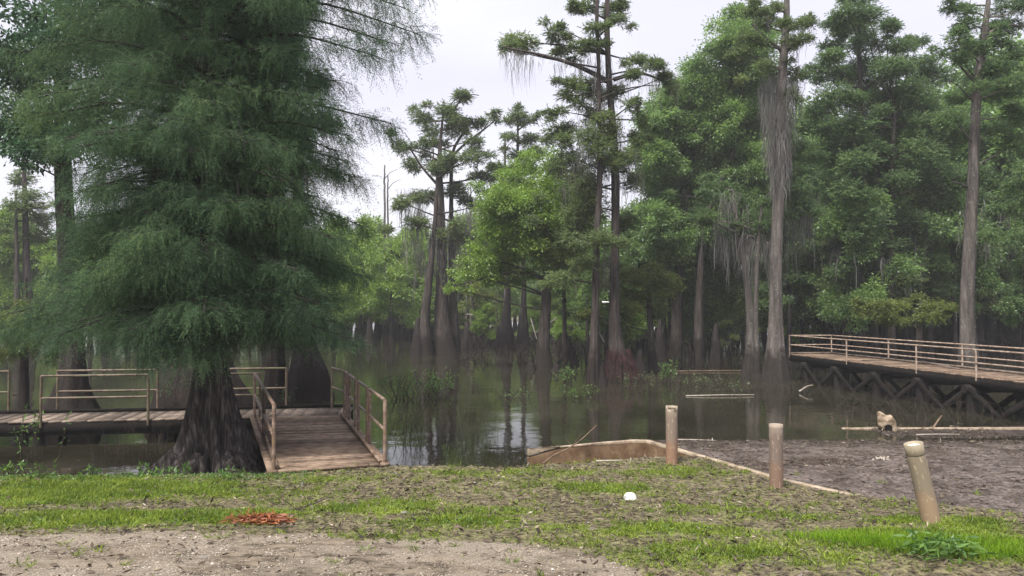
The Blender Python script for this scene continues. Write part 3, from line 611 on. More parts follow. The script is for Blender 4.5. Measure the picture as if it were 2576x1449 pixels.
a = onz(1725, 996, .02); stick('floating_pole', [a, a + [1.3, .05, .03], a + [2.5, .2, .02]], .03, 'paletwig', 'long pale pole floating on the water among bare weeds', 'pole')
a = onz(1700, 934, .03); stick('floating_pole', [a, a + [2, .1, .02], a + [5.5, .2, .02]], .05, 'stick', 'long brown pole floating beyond the leafy weeds by the red-based cypress', 'pole')
a = onz(1385, 1120, .4); 
a = onz(33, 992, .03); stick('floating_branch', [a, a + [.3, 0, .04], a + [.55, .05, .16]], .035, 'twig', 'dark curved branch poking out of the water beside the boardwalk', 'branch')
a = onz(2010, 985, .05); stick('driftwood_stick', [a, a + [.35, .1, .2], a + [.6, .2, .22]], .035, 'paletwig', 'pale stick rising from the weeds left of the pier', 'stick')
a = onz(1150, 790, 0)
for (x0, y0, x1, y1, Yd, lb, r) in [(1175, 790, 1205, 795, 60, 'pale fallen snag behind the central cypress clump', .06), (1515, 760, 1532, 760, 31, 'short bright white board nailed to the tall mossy cypress', .05), (1480, 790, 1520, 860, 40, 'leaning dead pole left of the red-based cypress', .06),
                             (1335, 800, 1350, 852, 50, 'pale leaning pole between two swollen dark trunks', .06), (1400, 800, 1345, 838, 44, 'pale crossing pole behind the bright leafy tree trunk', .05)]:
    stick('leaning_pole' if r != .05 or Yd == 44 else 'white_board', [at(x0, y0, Yd), at((x0 + x1) / 2, (y0 + y1) / 2, Yd), at(x1, y1, Yd)], r, 'paletwig' if Yd != 31 else 'white', lb, 'pole' if Yd != 31 else 'board')
# white foam bowl
p = onz(1585, 1251, .66); zz = float(ground_z(p[0], p[1])); root_ = None
mb = MB(); mb.tube([[p[0], p[1], zz - .01], [p[0], p[1], zz + .02], [p[0], p[1], zz + .05], [p[0], p[1], zz + .075], [p[0], p[1], zz + .082]], [.09, .085, .075, .055, .02], 24, lambda t, th: 1 + .04 * np.sin(9 * th) + .03 * np.sin(2 * th))
tag(mb.build('foam_bowl', M['white'], None, True), 'crushed white foam bowl upside down on the grass', 'bowl')
# pale crumpled scrap on the mud
p = onz(2215, 1145, .35); mb = MB(); zz = float(ground_z(p[0], p[1]))
for _ in range(14):
    c = np.array([p[0], p[1], zz + .02]) + rng.normal(0, 1, 3) * [.1, .06, .008]; mb.box(c, (.06, .035, .03), rng.normal(size=3), rng.normal(size=3))
tag(mb.build('litter_heap', M['paletwig'], None), 'small heap of pale crumpled debris on the mud behind the leaning bollard', 'debris')
# rusty dead cypress branch
p = onz(650, 1322, .80); zz = float(ground_z(p[0], p[1])); base = np.array([p[0], p[1], zz]); root = empty('dead_branch', base, 'rust orange dead leafy branch lying on the grass by the dirt road', 'branch')
mb = MB()
for k in range(9):
    a0 = base + [rng.uniform(-.3, .0), rng.uniform(-.05, .05), .03]; e = base + [rng.uniform(.1, .36), rng.uniform(-.07, .08), rng.uniform(.01, .08)]
    mb.tube(smooth_path([a0, (a0 + e) / 2 + [0, 0, .04], e], 6), np.linspace(.014, .005, 6), 5)
mb.build('stems', M['deadorange'], root, True)
n_ = 620; P = base + np.stack([np.clip(rng.normal(.02, .15, n_), -.32, .36), rng.normal(0, .045, n_), np.abs(rng.normal(.03, .03, n_))], 1); D = rng.normal(size=(n_, 3)) * [1, .5, .3]; V = leaves(P, D, rng.uniform(.05, .15, n_), rng.uniform(.006, .016, n_)); np_mesh('dead_leaves', V, quads(n_), M['deadorange'], root)
# green leafy branch lying on bright grass
p = onz(2370, 1405, .9); zz = float(ground_z(p[0], p[1])); base = np.array([p[0], p[1], zz]); root = empty('leafy_branch', base, 'fallen green leafy branch lying on the bright grass patch', 'branch')
mb = MB(); mb.tube(smooth_path([base + [-.22, -.12, .04], base + [0, -.06, .05], base + [.18, .0, .1], base + [.28, .05, .2]], 8), np.linspace(.012, .006, 8), 6); mb.tube(smooth_path([base + [-.2, 0, .03], base + [.0, .05, .12], base + [.1, .1, .22]], 6), np.linspace(.009, .004, 6), 5); mb.build('stem', M['weed'], root, True)
n_ = 150; P = base + np.stack([rng.uniform(-.3, .32, n_), rng.uniform(-.13, .2, n_), rng.uniform(.03, .2, n_)], 1); V = leaves(P, rng.normal(size=(n_, 3)) * [1, 1, .4], rng.uniform(.09, .17, n_), rng.uniform(.011, .018, n_)); np_mesh('foliage', V, quads(n_), M['weed'], root)
p = onz(760, 1290, .75); p[2] = float(ground_z(p[0], p[1])); stick('twig', [p + [-.2, -.02, .02], p + [0, 0, .06], p + [.2, .05, .12]], .012, 'twig', 'dark forked twig lying on the grass above the rust orange branch', 'twig', twigs=7)

# ------------------------------------------------------------ grass, litter, pebbles (stuff)
def scatter(n, x0, x1, y0, y1, maskf):
    X = rng.uniform(x0, x1, n); Y = rng.uniform(y0, y1, n); k = rng.random(n) < np.clip(maskf(X, Y), 0, 1); X, Y = X[k], Y[k]
    inf = (abs(X) < Y * .72 + .6); X, Y = X[inf], Y[inf]
    return np.stack([X, Y, ground_z(X, Y)], 1)
def blades(P, h, w, lean=.5):
    n = len(P); D = unit(rng.normal(size=(n, 3)) * [lean, lean, 0] + [0, 0, 1]); return leaves(P - [0, 0, .005], D, h, w, nb=-.2)
def gm(X, Y): return (grassmask(X, Y) - .05) * .9 * (1 - .97 * gravelmask(X, Y)) * (ground_z(X, Y) > .3) * np.clip(.45 + .8 * hashn(X, Y, 7, 21), .08, 1)
P = scatter(1500000, -10.5, 9, 6.2, 13.4, gm); gh = np.clip(grassmask(P[:, 0], P[:, 1]), .2, 1.3)
V = blades(P, rng.uniform(.03, .075, len(P)) * (.5 + .7 * gh), rng.uniform(.0035, .0075, len(P)), 1.1)
tag(np_mesh('short_grass', V, quads(len(V)), M['grass']), 'patchy short green grass on the muddy bank', 'grass', kind='stuff')
cb = onz(2310, 1372, .88)
P = scatter(9000, cb[0] - 1.4, cb[0] + 2.0, cb[1] - .9, cb[1] + .7, lambda X, Y: np.exp(-(((X - cb[0] - .2) / 1.15) ** 2 + ((Y - cb[1] + .28 * (X - cb[0]) * .9) / .30) ** 2) ** 2)); P = np.repeat(P, 5, 0) + rng.normal(0, .012, (len(P) * 5, 3)) * [1, 1, 0]
V = blades(P, rng.uniform(.05, .12, len(P)), rng.uniform(.002, .004, len(P)), .45)
M['lush'] = leafmat('lush_grass', (.10, .20, .012), (.22, .38, .03), .45, (.36, .5, .06), 2, 0)
tag(np_mesh('lush_grass', V, quads(len(V)), M['lush']), 'bright lush grass patch in front of the leaning bollard', 'grass', kind='stuff')
P = scatter(5200, -10, 8.5, 6.3, 13.2, lambda X, Y: (.16 + grassmask(X, Y) * .5) * (1 - .8 * gravelmask(X, Y)) * (1 - .93 * rampmask(X, Y)) * (ground_z(X, Y) > .35)); P = np.repeat(P, 13, 0) + rng.normal(0, .022, (len(P) * 13, 3)) * [1, 1, 0]
V = blades(P, rng.uniform(.05, .13, len(P)), rng.uniform(.003, .006, len(P)), 1.3)
tag(np_mesh('grass_tufts', V, quads(len(V)), M['grass']), 'scattered longer grass tufts standing out of the short grass', 'grass', kind='stuff')
# broad-leaved weeds
def wm(X, Y): return np.clip(grassmask(X, Y) - .55, 0, 1) * .8 * (1 - gravelmask(X, Y)) + .9 * np.exp(-((Y - np.interp(X, [-14, -8, -3.9], [11.6, 11.75, 11.95])) / .3) ** 2) * (X < -3.2)
P = scatter(60000, -10.5, 9, 6.6, 13.2, wm); P = np.repeat(P, 4, 0); n_ = len(P)
V = leaves(P + [0, 0, .012] + rng.normal(0, .012, (n_, 3)) * [1, 1, .6], rng.normal(size=(n_, 3)) * [1, 1, .3] + [0, 0, .35], rng.uniform(.02, .05, n_), rng.uniform(.004, .01, n_))
tag(np_mesh('creeping_weeds', V, quads(len(V)), M['weed']), 'low leafy green weeds along the edge of the bank', 'weeds', kind='stuff')
def lm(X, Y):
    r_ = np.clip(rampmask(X, Y), 0, 1); return (.55 + .4 * hashn(X, Y, 1.8, 31)) * (1 - r_) * (1 - .75 * gravelmask(X, Y)) + r_ * (.07 + 1.1 * np.clip(hashn(X * .6, Y * 1.5, 1.1, 33) - .12, 0, 1) + .5 * np.clip((Y - 16.3) / 2, 0, 1))
P = scatter(120000, -10.5, 12.5, 6.2, 20.5, lm); P = P[P[:, 2] > .0]; n_ = len(P)
V = leaves(P + [0, 0, .006], rng.normal(size=(n_, 3)) * [1, 1, .25], rng.uniform(.025, .10, n_) * (1 + .02 * P[:, 1]), rng.uniform(.005, .015, n_), nb=.8)
tag(np_mesh('leaf_litter', V, quads(n_), M['litter']), 'brown dead leaves and bark bits strewn over mud', 'leaf litter', kind='stuff')
P = scatter(9000, -10.5, 12.5, 7.5, 20.3, lambda X, Y: (.10 + .1 * hashn(X, Y, 1.4, 66)) * (1 - .85 * gravelmask(X, Y)) + .8 * rampmask(X, Y) * np.clip(.1 + 1.3 * hashn(X * .6, Y * 1.5, 1.1, 33), 0, 1)); P = P[P[:, 2] > .0][:4200]
mb = MB(); T = []
for q in P:
    a = rng.normal(0, .35); L = rng.uniform(.05, .26); d = np.array([cos(a), sin(a) * .7, 0]) * L; T.append((q, d))
for q, d in T:
    mb.tube([q + [0, 0, .008], q + d * .5 + [0, 0, .012 + rng.uniform(0, .01)], q + d + [0, 0, .008]], [.006, .0055, .003], 3, cap=False)
tag(mb.build('fallen_twigs', M['twig'], None), 'dark wet twigs scattered in drifts over the boat ramp', 'twigs', kind='stuff')
P = scatter(60000, -6, 3.5, 6.2, 9.2, lambda X, Y: gravelmask(X, Y) * .8); n_ = len(P)
P[::60, 2] += .004; big = rng.random(n_) < .02
o8 = np.array([[1, 0, 0], [0, 1, 0], [-1, 0, 0], [0, -1, 0], [0, 0, 1]]); sz = rng.uniform(.003, .011, n_) * np.where(big, 2.2, 1)
V = P[:, None, :] + o8[None] * sz[:, None, None] * rng.uniform(.6, 1.3, (n_, 5, 1)) * [1, 1, .6]
b_ = np.arange(n_)[:, None] * 5; Fq = np.concatenate([np.stack([b_[:, 0] + a, b_[:, 0] + (a + 1) % 4, b_[:, 0] + 4], 1) for a in range(4)])
M['pebble'] = leafmat('pebbles', (.12, .095, .07), (.34, .29, .24), 0, (.62, .58, .52), 3)
tag(np_mesh('gravel', V.reshape(-1, 3), Fq, M['pebble']), 'loose pale gravel on the dirt road', 'gravel', kind='stuff')
P = scatter(2600, -10, 8.5, 6.3, 13.0, lambda X, Y: .25 + .25 * hashn(X, Y, 1.1, 44)); n_ = len(P)
V = leaves(P + [0, 0, .012], rng.normal(size=(n_, 3)) * [1, 1, .3], rng.uniform(.06, .15, n_), rng.uniform(.012, .03, n_), nb=.9)
tag(np_mesh('large_dead_leaves', V, quads(n_), M['litter']), 'larger curled tan dead leaves lying on the bank', 'leaf litter', kind='stuff')
# floating specks on the water
n_ = 10000; X = rng.uniform(-16, 22, n_); Y = rng.uniform(14, 52, n_) ; k = hashn(X, Y * 1.5, .35, 77) + hashn(X, Y, 1.3, 78) * .5 > rng.uniform(-.35, .9, n_); P = np.stack([X, Y, 0 * X + .006], 1)[k]; n_ = len(P)
V = leaves(P, rng.normal(size=(n_, 3)) * [1, .6, 0], rng.uniform(.02, .10, n_), rng.uniform(.006, .02, n_), nb=9)
V[:, :, 2] = np.maximum(V[:, :, 2] * .2 + .004, .003); tag(np_mesh('floating_debris', V, quads(n_), M['litter']), 'scattered floating leaves and specks on the dark water', 'floating debris', kind='stuff')

# ------------------------------------------------------------ plants in and by the water
def water_plant(px, py, wpx, hpx, label, m='weed', n=120, stems=9, cat='bush', name='water_shrub', z=0., size=1.):
    p = onz(px, py, z); s = p[1] / F; root = empty(name, p, label, cat, None); mb = MB(); L = []
    for _ in range(stems):
        b = p + [rng.uniform(-.5, .5) * wpx * s, rng.uniform(-.3, .3), -.05]; t = b + [rng.uniform(-.35, .35) * wpx * s, rng.uniform(-.2, .2), hpx * s * rng.uniform(.5, 1)]
        Pth = smooth_path([b, (b + t) / 2 + rng.normal(0, .04, 3), t], 6); mb.tube(Pth, np.linspace(.010, .004, 6) * max(1, p[1] / 20), 4, cap=False)
        L.append(Pth[rng.integers(2, 6, max(1, n // stems))])
    mb.build('stems', M['twig'], root); L = np.vstack(L); k = len(L); L = L + rng.normal(0, .05, (k, 3)) * (wpx * s)
    L[:, 2] = np.maximum(L[:, 2], .03)
    V = leaves(L, rng.normal(size=(k, 3)) + [0, 0, .3], rng.uniform(.05, .11, k) * max(1, p[1] / 22) * size, rng.uniform(.009, .018, k) * max(1, p[1] / 22) * size); np_mesh('foliage', V, quads(k), M[m], root); return root
water_plant(1045, 1005, 120, 75, 'yellow-green feathery bush standing in water right of the footbridge', n=900, stems=40)
water_plant(1110, 985, 60, 60, 'small pale green bush in water beside the feathery bush', n=300, stems=18)
water_plant(1425, 960, 50, 45, 'light green leafy weed clump in water below the bright leafy tree', n=300, stems=16)
water_plant(1470, 1000, 60, 32, 'low scraggly green weeds in open water before the red-based cypress', n=180, stems=14)
water_plant(1675, 962, 40, 58, 'upright yellow-green shrub in water right of the red-based cypress', n=320, stems=14)
water_plant(1290, 1000, 80, 30, 'sparse thin green stems in the middle of the water', n=90, stems=22)
water_plant(1760, 975, 90, 40, 'dull green brushy weeds left of the pier trees', 'cyp', n=330, stems=50)
water_plant(1835, 985, 90, 30, 'brownish marsh weeds behind the floating pole', 'cyp', n=160, stems=45)
water_plant(1498, 915, 30, 25, 'small grey-green weed tuft left of the red root flare', 'cyp', n=90, stems=8)
water_plant(1580, 975, 34, 34, 'grey-green weed tuft at the foot of the red root flare', 'cyp', n=110, stems=8)
water_plant(1640, 960, 50, 28, 'thin grassy weeds between the red root flare and yellow-green shrub', 'cyp', n=120, stems=24)
water_plant(775, 985, 60, 40, 'leafy fern-like weeds on the dark stump behind the footbridge', 'cyp_green', n=260, stems=16)
water_plant(700, 1015, 70, 50, 'thin green weeds behind the boardwalk beside the footbridge', 'cyp_green', n=120, stems=14)
water_plant(105, 1150, 90, 130, 'leggy sapling with bright leaves in front of the boardwalk at left', 'weed', n=90, stems=7, z=.1, name='sapling', cat='sapling', size=1.3)
for (x, y, w_, h_, lb) in [(345, 1188, 30, 22, 'star-leaved weed left of the big cypress root flare'), (395, 1190, 26, 18, 'tiny star-leaved weed between two larger weeds left of the big cypress'), (460, 1192, 40, 26, 'largest star-leaved weed directly in front of the big cypress'), (540, 1195, 26, 14, 'low star-leaved weed under the big cypress trunk'), (590, 1196, 26, 16, 'star-leaved weed nearest the footbridge'), (215, 1196, 26, 30, 'taller star-leaved weed on the grassy bank at left'), (40, 1190, 60, 50, 'tall grassy weed at the left edge of the bank'), (112, 1196, 24, 40, 'upright weed in front of the boardwalk pile reflections')]:
    water_plant(x, y + 4, w_, h_, lb, n=60, stems=5, name='bank_weed', cat='weed', z=.56, size=1.2)
# reeds and dead stems
root_r = MB(); 
for _ in range(230):
    px, py = rng.uniform(985, 1250), rng.uniform(1015, 1140)
    if rng.random() < .3: px = rng.uniform(980, 1060)
    if rng.random() < .25: px, py = rng.uniform(230, 420), rng.uniform(1110, 1180)
    b = onz(px, py, 0); h = rng.uniform(.15, .75); d = rng.normal(0, .12, 2)
    root_r.tube([b - [0, 0, .05], b + [d[0] * .5, d[1] * .5, h * .6], b + [d[0] * 1.4, d[1], h]], [.005, .004, .003], 3, cap=False)
tag(root_r.build('dead_reeds', M['twig'], None), 'thin dark dead reed stems standing in the near water', 'reeds', kind='stuff')
mb = MB()
for _ in range(420):
    px, py = rng.uniform(1560, 2050), rng.uniform(925, 1000)
    b = onz(px, py, 0); h = rng.uniform(.15, .6); d = rng.normal(0, .2, 2)
    mb.tube([b - [0, 0, .05], b + [d[0] * .5, d[1] * .5, h * .7], b + [d[0] * 1.6, d[1], h * .9]], [.007, .006, .003], 3, cap=False)
for _ in range(160):
    px, py = rng.uniform(2100, 2576), rng.uniform(1000, 1062)
    b = onz(px, py, 0.02); h = rng.uniform(.1, .7); d = rng.normal(0, .25, 2)
    mb.tube([b - [0, 0, .05], b + [d[0] * .5, d[1] * .5, h * .7], b + [d[0] * 1.6, d[1], h * .9]], [.007, .006, .003], 3, cap=False)
tag(mb.build('marsh_stems', M['twig'], None), 'tangled brown dead marsh stems around the pier and its trees', 'marsh stems', kind='stuff')

# ------------------------------------------------------------ the big near cypress
YB = 14.0; root = empty('big_cypress_tree', (-5.65, YB, .2), 'huge dark feathery cypress with fluted flared base in front of the boardwalk', 'tree')
mb = MB()
def gfl(t, th):
    a = .5 * np.clip(1 - t * 2.6, 0, 1) ** .8 + .05
    return 1 + a * (.5 * np.sin(9 * th + 1 + 2 * t) + .35 * np.sin(17 * th + 2.2 + t * 5) + .16 * np.sin(37 * th + 3 * np.sin(5 * th) + t * 4) + .3 * np.sin(5 * th + .4))
TP = [(540, 1215, 125), (540, 1180, 108), (538, 1120, 78), (535, 1050, 58), (533, 980, 46), (531, 900, 38), (528, 780, 32), (525, 600, 28), (522, 400, 24), (520, 200, 20), (520, 0, 16), (520, -250, 11), (520, -500, 5)]
pts = np.array([[*at(a, b, YB), c * YB / F] for a, b, c in TP]); P = smooth_path(pts, 90); tP = P
mb.tube(P[:, :3], P[:, 3], 96, gfl); mb.build('trunk', M['bark_near'], root, True)
for a_ in np.linspace(-2.9, -.2, 8):
    a_ += rng.uniform(-.12, .12); b_ = np.array([-5.63 + .62 * cos(a_), YB + .62 * sin(a_), .52]); R_ = rng.uniform(1.1, 1.75); e_ = np.array([-5.63 + R_ * cos(a_), YB + R_ * sin(a_) * .8, 0]); e_[2] = float(ground_z(e_[0], e_[1])) - .06
    rt = MB(); rt.tube(smooth_path([b_, (b_ + e_) / 2 - [0, 0, .10], e_], 9), np.linspace(.15, .04, 9), 9, fl(3, .3)); rt.build('root', M['bark_near'], root, True)
zt = [2.3, 3.0, 3.9, 5.0, 6.0, 6.8, 7.6, 8.3, 9.2, 10.5, 12, 13.5]
RR = [2.9, 3.1, 3.2, 3.1, 2.85, 3.6, 3.4, 3.8, 4.4, 4.2, 2.8, .8]
RL = [3.9, 4.3, 4.1, 2.7, 2.3, 2.9, 3.6, 3.9, 3.9, 3.6, 2.6, .8]
RD = [1.6, 2.1, 2.3, 2.3, 2.3, 2.4, 2.4, 2.4, 2.4, 2.3, 1.8, .6]
br = MB(); st = []; AX = []; 
nl = 150; nlow = 84
for k in range(nl + nlow):
    z = 2.95 + (12.6 - 2.95) * (k / nl) ** .95 + rng.uniform(-.15, .15); a = k * 2.39996 + rng.uniform(-.25, .25)
    if k >= nl: z = 2.85 + 3.9 * ((k - nl) / nlow) + rng.uniform(-.3, .3)
    ca_, sa_ = cos(a), sin(a); R = np.interp(z, zt, RR if ca_ > 0 else RL); Dp = np.interp(z, zt, RD)
    rad = 1 / math.sqrt((ca_ / R) ** 2 + (sa_ / Dp) ** 2) * rng.uniform(.62, 1.03)
    s0 = np.array([np.interp(z, tP[:, 2], tP[:, 0]), YB, z - .25]); e = s0 + np.array([ca_ * rad, sa_ * rad, .25 + rng.uniform(-.35, .25) - .12 * rad])
    md = (s0 + e) / 2 + [0, 0, .22 + .05 * rad]; Pl = smooth_path([s0, md, e], 12); br.tube(Pl, np.linspace(.045, .008, 12), 5, cap=False)
    out = unit(np.array([ca_, sa_, 0]))
    nb = int(9 + rad * 4.5)
    for q in range(nb):
        f = .16 + .84 * q / nb; c = np.array([np.interp(f, np.linspace(0, 1, 12), Pl[:, i_]) for i_ in range(3)])
        sgn = 1 if q % 2 else -1; dr = unit(out * rng.uniform(.4, 1) + np.array([-sa_, ca_, 0]) * sgn * rng.uniform(.4, 1.1) + [0, 0, rng.uniform(-.3, .1)])
        bl = rng.uniform(.35, .85) * (1.05 - .45 * f); e2 = c + dr * bl - [0, 0, .12 * bl]
        br.tube([c, (c + e2) / 2 + [0, 0, .03], e2], [.008, .006, .003], 3, cap=False)
        nt_ = 15; ff = rng.uniform(.1, 1, nt_); st.append(c + (e2 - c) * ff[:, None] + rng.normal(0, .05, (nt_, 3))); AX.append(unit(dr * .55 + rng.normal(size=(nt_, 3)) * .5 + [0, 0, -.45]))
br.build('branches', M['bark_dark'], root, True)
st = np.vstack(st); AX = np.vstack(AX)
# leave openings where the sky shows through
Xp = 1288 + F * st[:, 0] / st[:, 1]
hz = hashn(st[:, 0] * 1.0, st[:, 2], 1.5, 55) + .6 * hashn(st[:, 0], st[:, 2] + st[:, 1] * .4, 3.4, 56)
keep = (hz < .36 + .5 * (st[:, 2] < 5.2)) | (rng.random(len(st)) < .15) | (np.hypot(st[:, 0] + 5.65, (st[:, 1] - YB)) > 2.5)
st, AX = st[keep], AX[keep]; nS = len(st)
k_ = 19; i_ = np.repeat(np.arange(nS), k_); f = np.tile(np.linspace(.04, 1, k_), nS); tl = rng.uniform(.22, .50, nS)[i_]; n_ = len(i_)
P = st[i_] + AX[i_] * (tl * f)[:, None]; P[:, 2] -= f ** 2 * tl * .45
sd = unit(np.cross(AX, rng.normal(size=(nS, 3)))); sg = np.tile([1, -1], n_ // 2 + 1)[:n_]
D = unit(AX[i_] * .8 + sd[i_] * sg[:, None] * .75 + [0, 0, -.3] + rng.normal(size=(n_, 3)) * .2)
V = leaves(P, D, rng.uniform(.055, .12, n_) * (1.15 - .5 * f), rng.uniform(.0030, .0058, n_), nb=0); np_mesh('crown', V, quads(n_), M['near_leaf'], root)
print('near crown quads', n_)
sm = []
for _ in range(260):
    a = rng.uniform(0, 2 * pi); r_ = rng.uniform(.2, 1.3); z = rng.uniform(4.2, 7.5); sm.append([tP[40, 0] + .35 + r_ * cos(a), YB + r_ * sin(a), z])
v, f = moss_geo(np.array(sm), rng.uniform(.4, 1.2, 260), rng.uniform(.012, .03, 260)); np_mesh('hanging_moss', v, f, M['moss'], root)

# ------------------------------------------------------------ trees in the near water behind the boardwalk
hero('buttressed_cypress_tree', 'wide buttressed dark trunk directly behind the big cypress and boardwalk', 'tree', 20.5, [[(512, 1075, 135), (508, 1030, 118), (500, 960, 92), (496, 900, 78), (500, 800, 45), (505, 600, 30), (508, 300, 24), (510, 0, 18), (510, -150, 10)]],
     [(rng.uniform(330, 760), rng.uniform(-60, 420), 70, 45) for _ in range(26)], 'droop', 'near_leaf', bark='bark_dark', dens=1.6, depth=1.6, amp=.3, kf=9, seg=36, moss=[(640, 420, 70, 80, 260, 150), (600, 560, 50, 30, 150, 80)])
hero('tupelo_tree', 'tall straight dark trunk with large-leaved crown at far left behind boardwalk', 'tree', 20.0, [[(180, 1080, 78), (178, 1040, 72), (182, 990, 40), (184, 940, 30), (183, 850, 27), (175, 700, 24), (165, 560, 21), (160, 430, 20), (155, 250, 17), (150, 80, 14), (150, -100, 8)]],
     [(60, 200, 70, 45), (150, 150, 70, 50), (230, 240, 70, 50), (40, 300, 60, 45), (120, 330, 80, 45), (200, 350, 80, 40), (90, 380, 70, 30), (270, 320, 60, 40), (50, 120, 60, 50), (140, 50, 80, 50), (270, 120, 70, 60), (30, 30, 60, 40), (330, 200, 60, 50), (330, 60, 70, 50), (60, 395, 35, 22), (230, 20, 70, 50)],
     'broad', 'tupelo', bark='bark_dark', dens=1.2, depth=1.1, amp=.35, kf=6, seg=24, size=1.25)
hero('stump_tree', 'dark slender trunk rising beside a broad mossy stump behind the footbridge', 'tree', 26.5, [[(698, 1000, 38), (697, 960, 26), (695, 900, 19), (692, 780, 17), (688, 600, 15), (690, 400, 14), (690, 200, 10), (692, 60, 5)], [(775, 1005, 62), (778, 960, 52), (772, 900, 36), (760, 850, 26), (752, 800, 18), (750, 600, 13), (748, 350, 9)]],
     [(rng.uniform(620, 800), rng.uniform(50, 560), 50, 32) for _ in range(14)], 'droop', 'near_leaf', bark='bark_dark', dens=1.3, depth=1.2, amp=.35, kf=7, seg=28)
hero('yellow_green_cypress_tree', 'young yellow-green cypress foliage low at the left edge behind boardwalk', 'tree', 22, [[(60, 1040, 14), (62, 900, 9), (64, 780, 5), (66, 700, 3)]], [(40, 830, 45, 28), (90, 810, 45, 25), (70, 860, 55, 22), (130, 850, 30, 20), (20, 880, 30, 18)], 'droop', 'cyp_olive', dens=1.3, depth=.6, limb_r=.03)
hero('skinny_cypress_tree', 'skinny sparse cypress against the sky at far left', 'tree', 48, [[(70, 893, 20), (68, 700, 9), (64, 560, 7), (62, 450, 5), (60, 400, 2)], [(45, 890, 10), (42, 600, 4), (40, 480, 3)]], [(60, 450, 35, 12), (80, 490, 40, 12), (50, 520, 35, 12), (95, 550, 35, 12), (115, 590, 30, 12), (60, 600, 40, 14), (75, 420, 20, 9), (105, 520, 20, 9)], 'tuft', 'cyp', dens=.9, moss=[(70, 500, 45, 60, 50, 60)])
hero('lime_leafed_tree', 'round lime green leafy tree at the left edge behind the skinny cypress', 'tree', 62, [[(30, 864, 12), (30, 750, 8), (28, 600, 5)]], [(20, 560, 50, 30), (10, 610, 60, 45), (50, 650, 60, 45), (0, 690, 60, 45), (70, 720, 50, 40), (120, 640, 40, 30), (150, 690, 45, 40), (30, 760, 60, 30)], 'broad', 'bright', dens=1.1)
# ------------------------------------------------------------ middle
hero('crooked_cypress_tree', 'open-crowned cypress clump with several trunks standing alone at centre', 'tree', 50, [[(1118, 892, 36), (1115, 850, 24), (1110, 780, 17), (1112, 650, 13), (1108, 500, 9), (1105, 380, 5), (1115, 280, 2)], [(1072, 892, 22), (1068, 800, 12), (1092, 600, 6), (1100, 450, 4)], [(1145, 890, 14), (1135, 640, 7), (1135, 380, 4), (1190, 300, 2)]],
     [(1160, 240, 28, 12), (1120, 280, 32, 18), (1060, 300, 32, 15), (1150, 320, 45, 20), (1205, 312, 25, 10), (1240, 290, 16, 8), (1015, 375, 22, 13), (1070, 365, 28, 14), (1035, 415, 30, 13), (1115, 420, 50, 18), (1185, 400, 38, 13), (1230, 445, 28, 14), (1015, 510, 26, 13), (1075, 495, 45, 16), (1150, 480, 40, 14), (1200, 520, 28, 12), (1045, 560, 38, 12), (1120, 595, 45, 14), (1185, 600, 30, 12), (1090, 330, 30, 15), (1190, 355, 26, 10), (995, 360, 14, 9), (1255, 420, 18, 9)],
     'tuft', 'cyp', dens=1.15, depth=1.8, moss=[(1110, 580, 95, 60, 130, 420), (1040, 500, 45, 30, 90, 70), (1100, 640, 60, 60, 120, 160), (1190, 540, 40, 60, 90, 70)], limbs=[[(1110, 420, 0, 4), (1170, 360, .3, 3), (1220, 325, .5, 2), (1262, 288, .6, 1)], [(1105, 470, 0, 4), (1060, 420, -.3, 3), (1030, 370, -.5, 2)], [(1120, 330, 0, 3), (1150, 260, 0, 2), (1175, 235, 0, 1.5), (1205, 240, 0, 1)]])
hero('twin_swollen_trees', 'left swollen bottle-shaped dark trunk of a pair right of centre', 'tree', 58, [[(1272, 877, 27), (1272, 845, 22), (1274, 800, 12), (1277, 740, 7), (1282, 600, 5), (1285, 500, 3)]], [(1275, 520, 35, 15), (1265, 450, 30, 14), (1260, 480, 35, 12), (1300, 560, 40, 20)], 'tuft', 'cyp', dens=1, bark='bark_dark', group='swollen trunks')
hero('swollen_tree', 'right swollen trunk of a pair with thin flat-topped crown above', 'tree', 58, [[(1318, 877, 22), (1317, 840, 15), (1317, 790, 8), (1318, 700, 6), (1310, 520, 5), (1302, 400, 4), (1303, 262, 1.5)]], [(1305, 288, 24, 7), (1335, 300, 22, 7), (1285, 345, 22, 8), (1330, 350, 30, 9), (1300, 395, 30, 10), (1280, 300, 14, 6), (1345, 385, 28, 12), (1320, 430, 40, 14)], 'tuft', 'cyp', dens=1.1, bark='bark_dark', group='swollen trunks', moss=[(1310, 400, 40, 40, 50, 50)])
hero('bright_leafy_tree', 'bright yellow-green leafy tree with slim grey trunk right of centre', 'tree', 38, [[(1370, 935, 31), (1368, 905, 22), (1366, 870, 15), (1372, 800, 14), (1378, 650, 11), (1372, 560, 9), (1375, 450, 5), (1378, 400, 2)]],
     [(1370, 410, 42, 26), (1300, 455, 55, 34), (1420, 465, 55, 38), (1262, 515, 48, 36), (1350, 530, 85, 45), (1450, 550, 50, 45), (1240, 590, 48, 40), (1320, 620, 80, 45), (1425, 640, 50, 42), (1185, 690, 48, 14, -.8), (1250, 695, 45, 20), (1140, 722, 34, 8, -1), (1210, 650, 40, 24), (1300, 690, 45, 18), (1225, 480, 30, 20), (1395, 590, 50, 40)],
     'broad', 'bright', dens=1.15, depth=1.6, bark='bark', limbs=[[(1372, 700, 0, 5), (1300, 680, -.5, 3.5), (1220, 700, -.9, 2), (1130, 722, -1, 1)]], limb_r=.045)
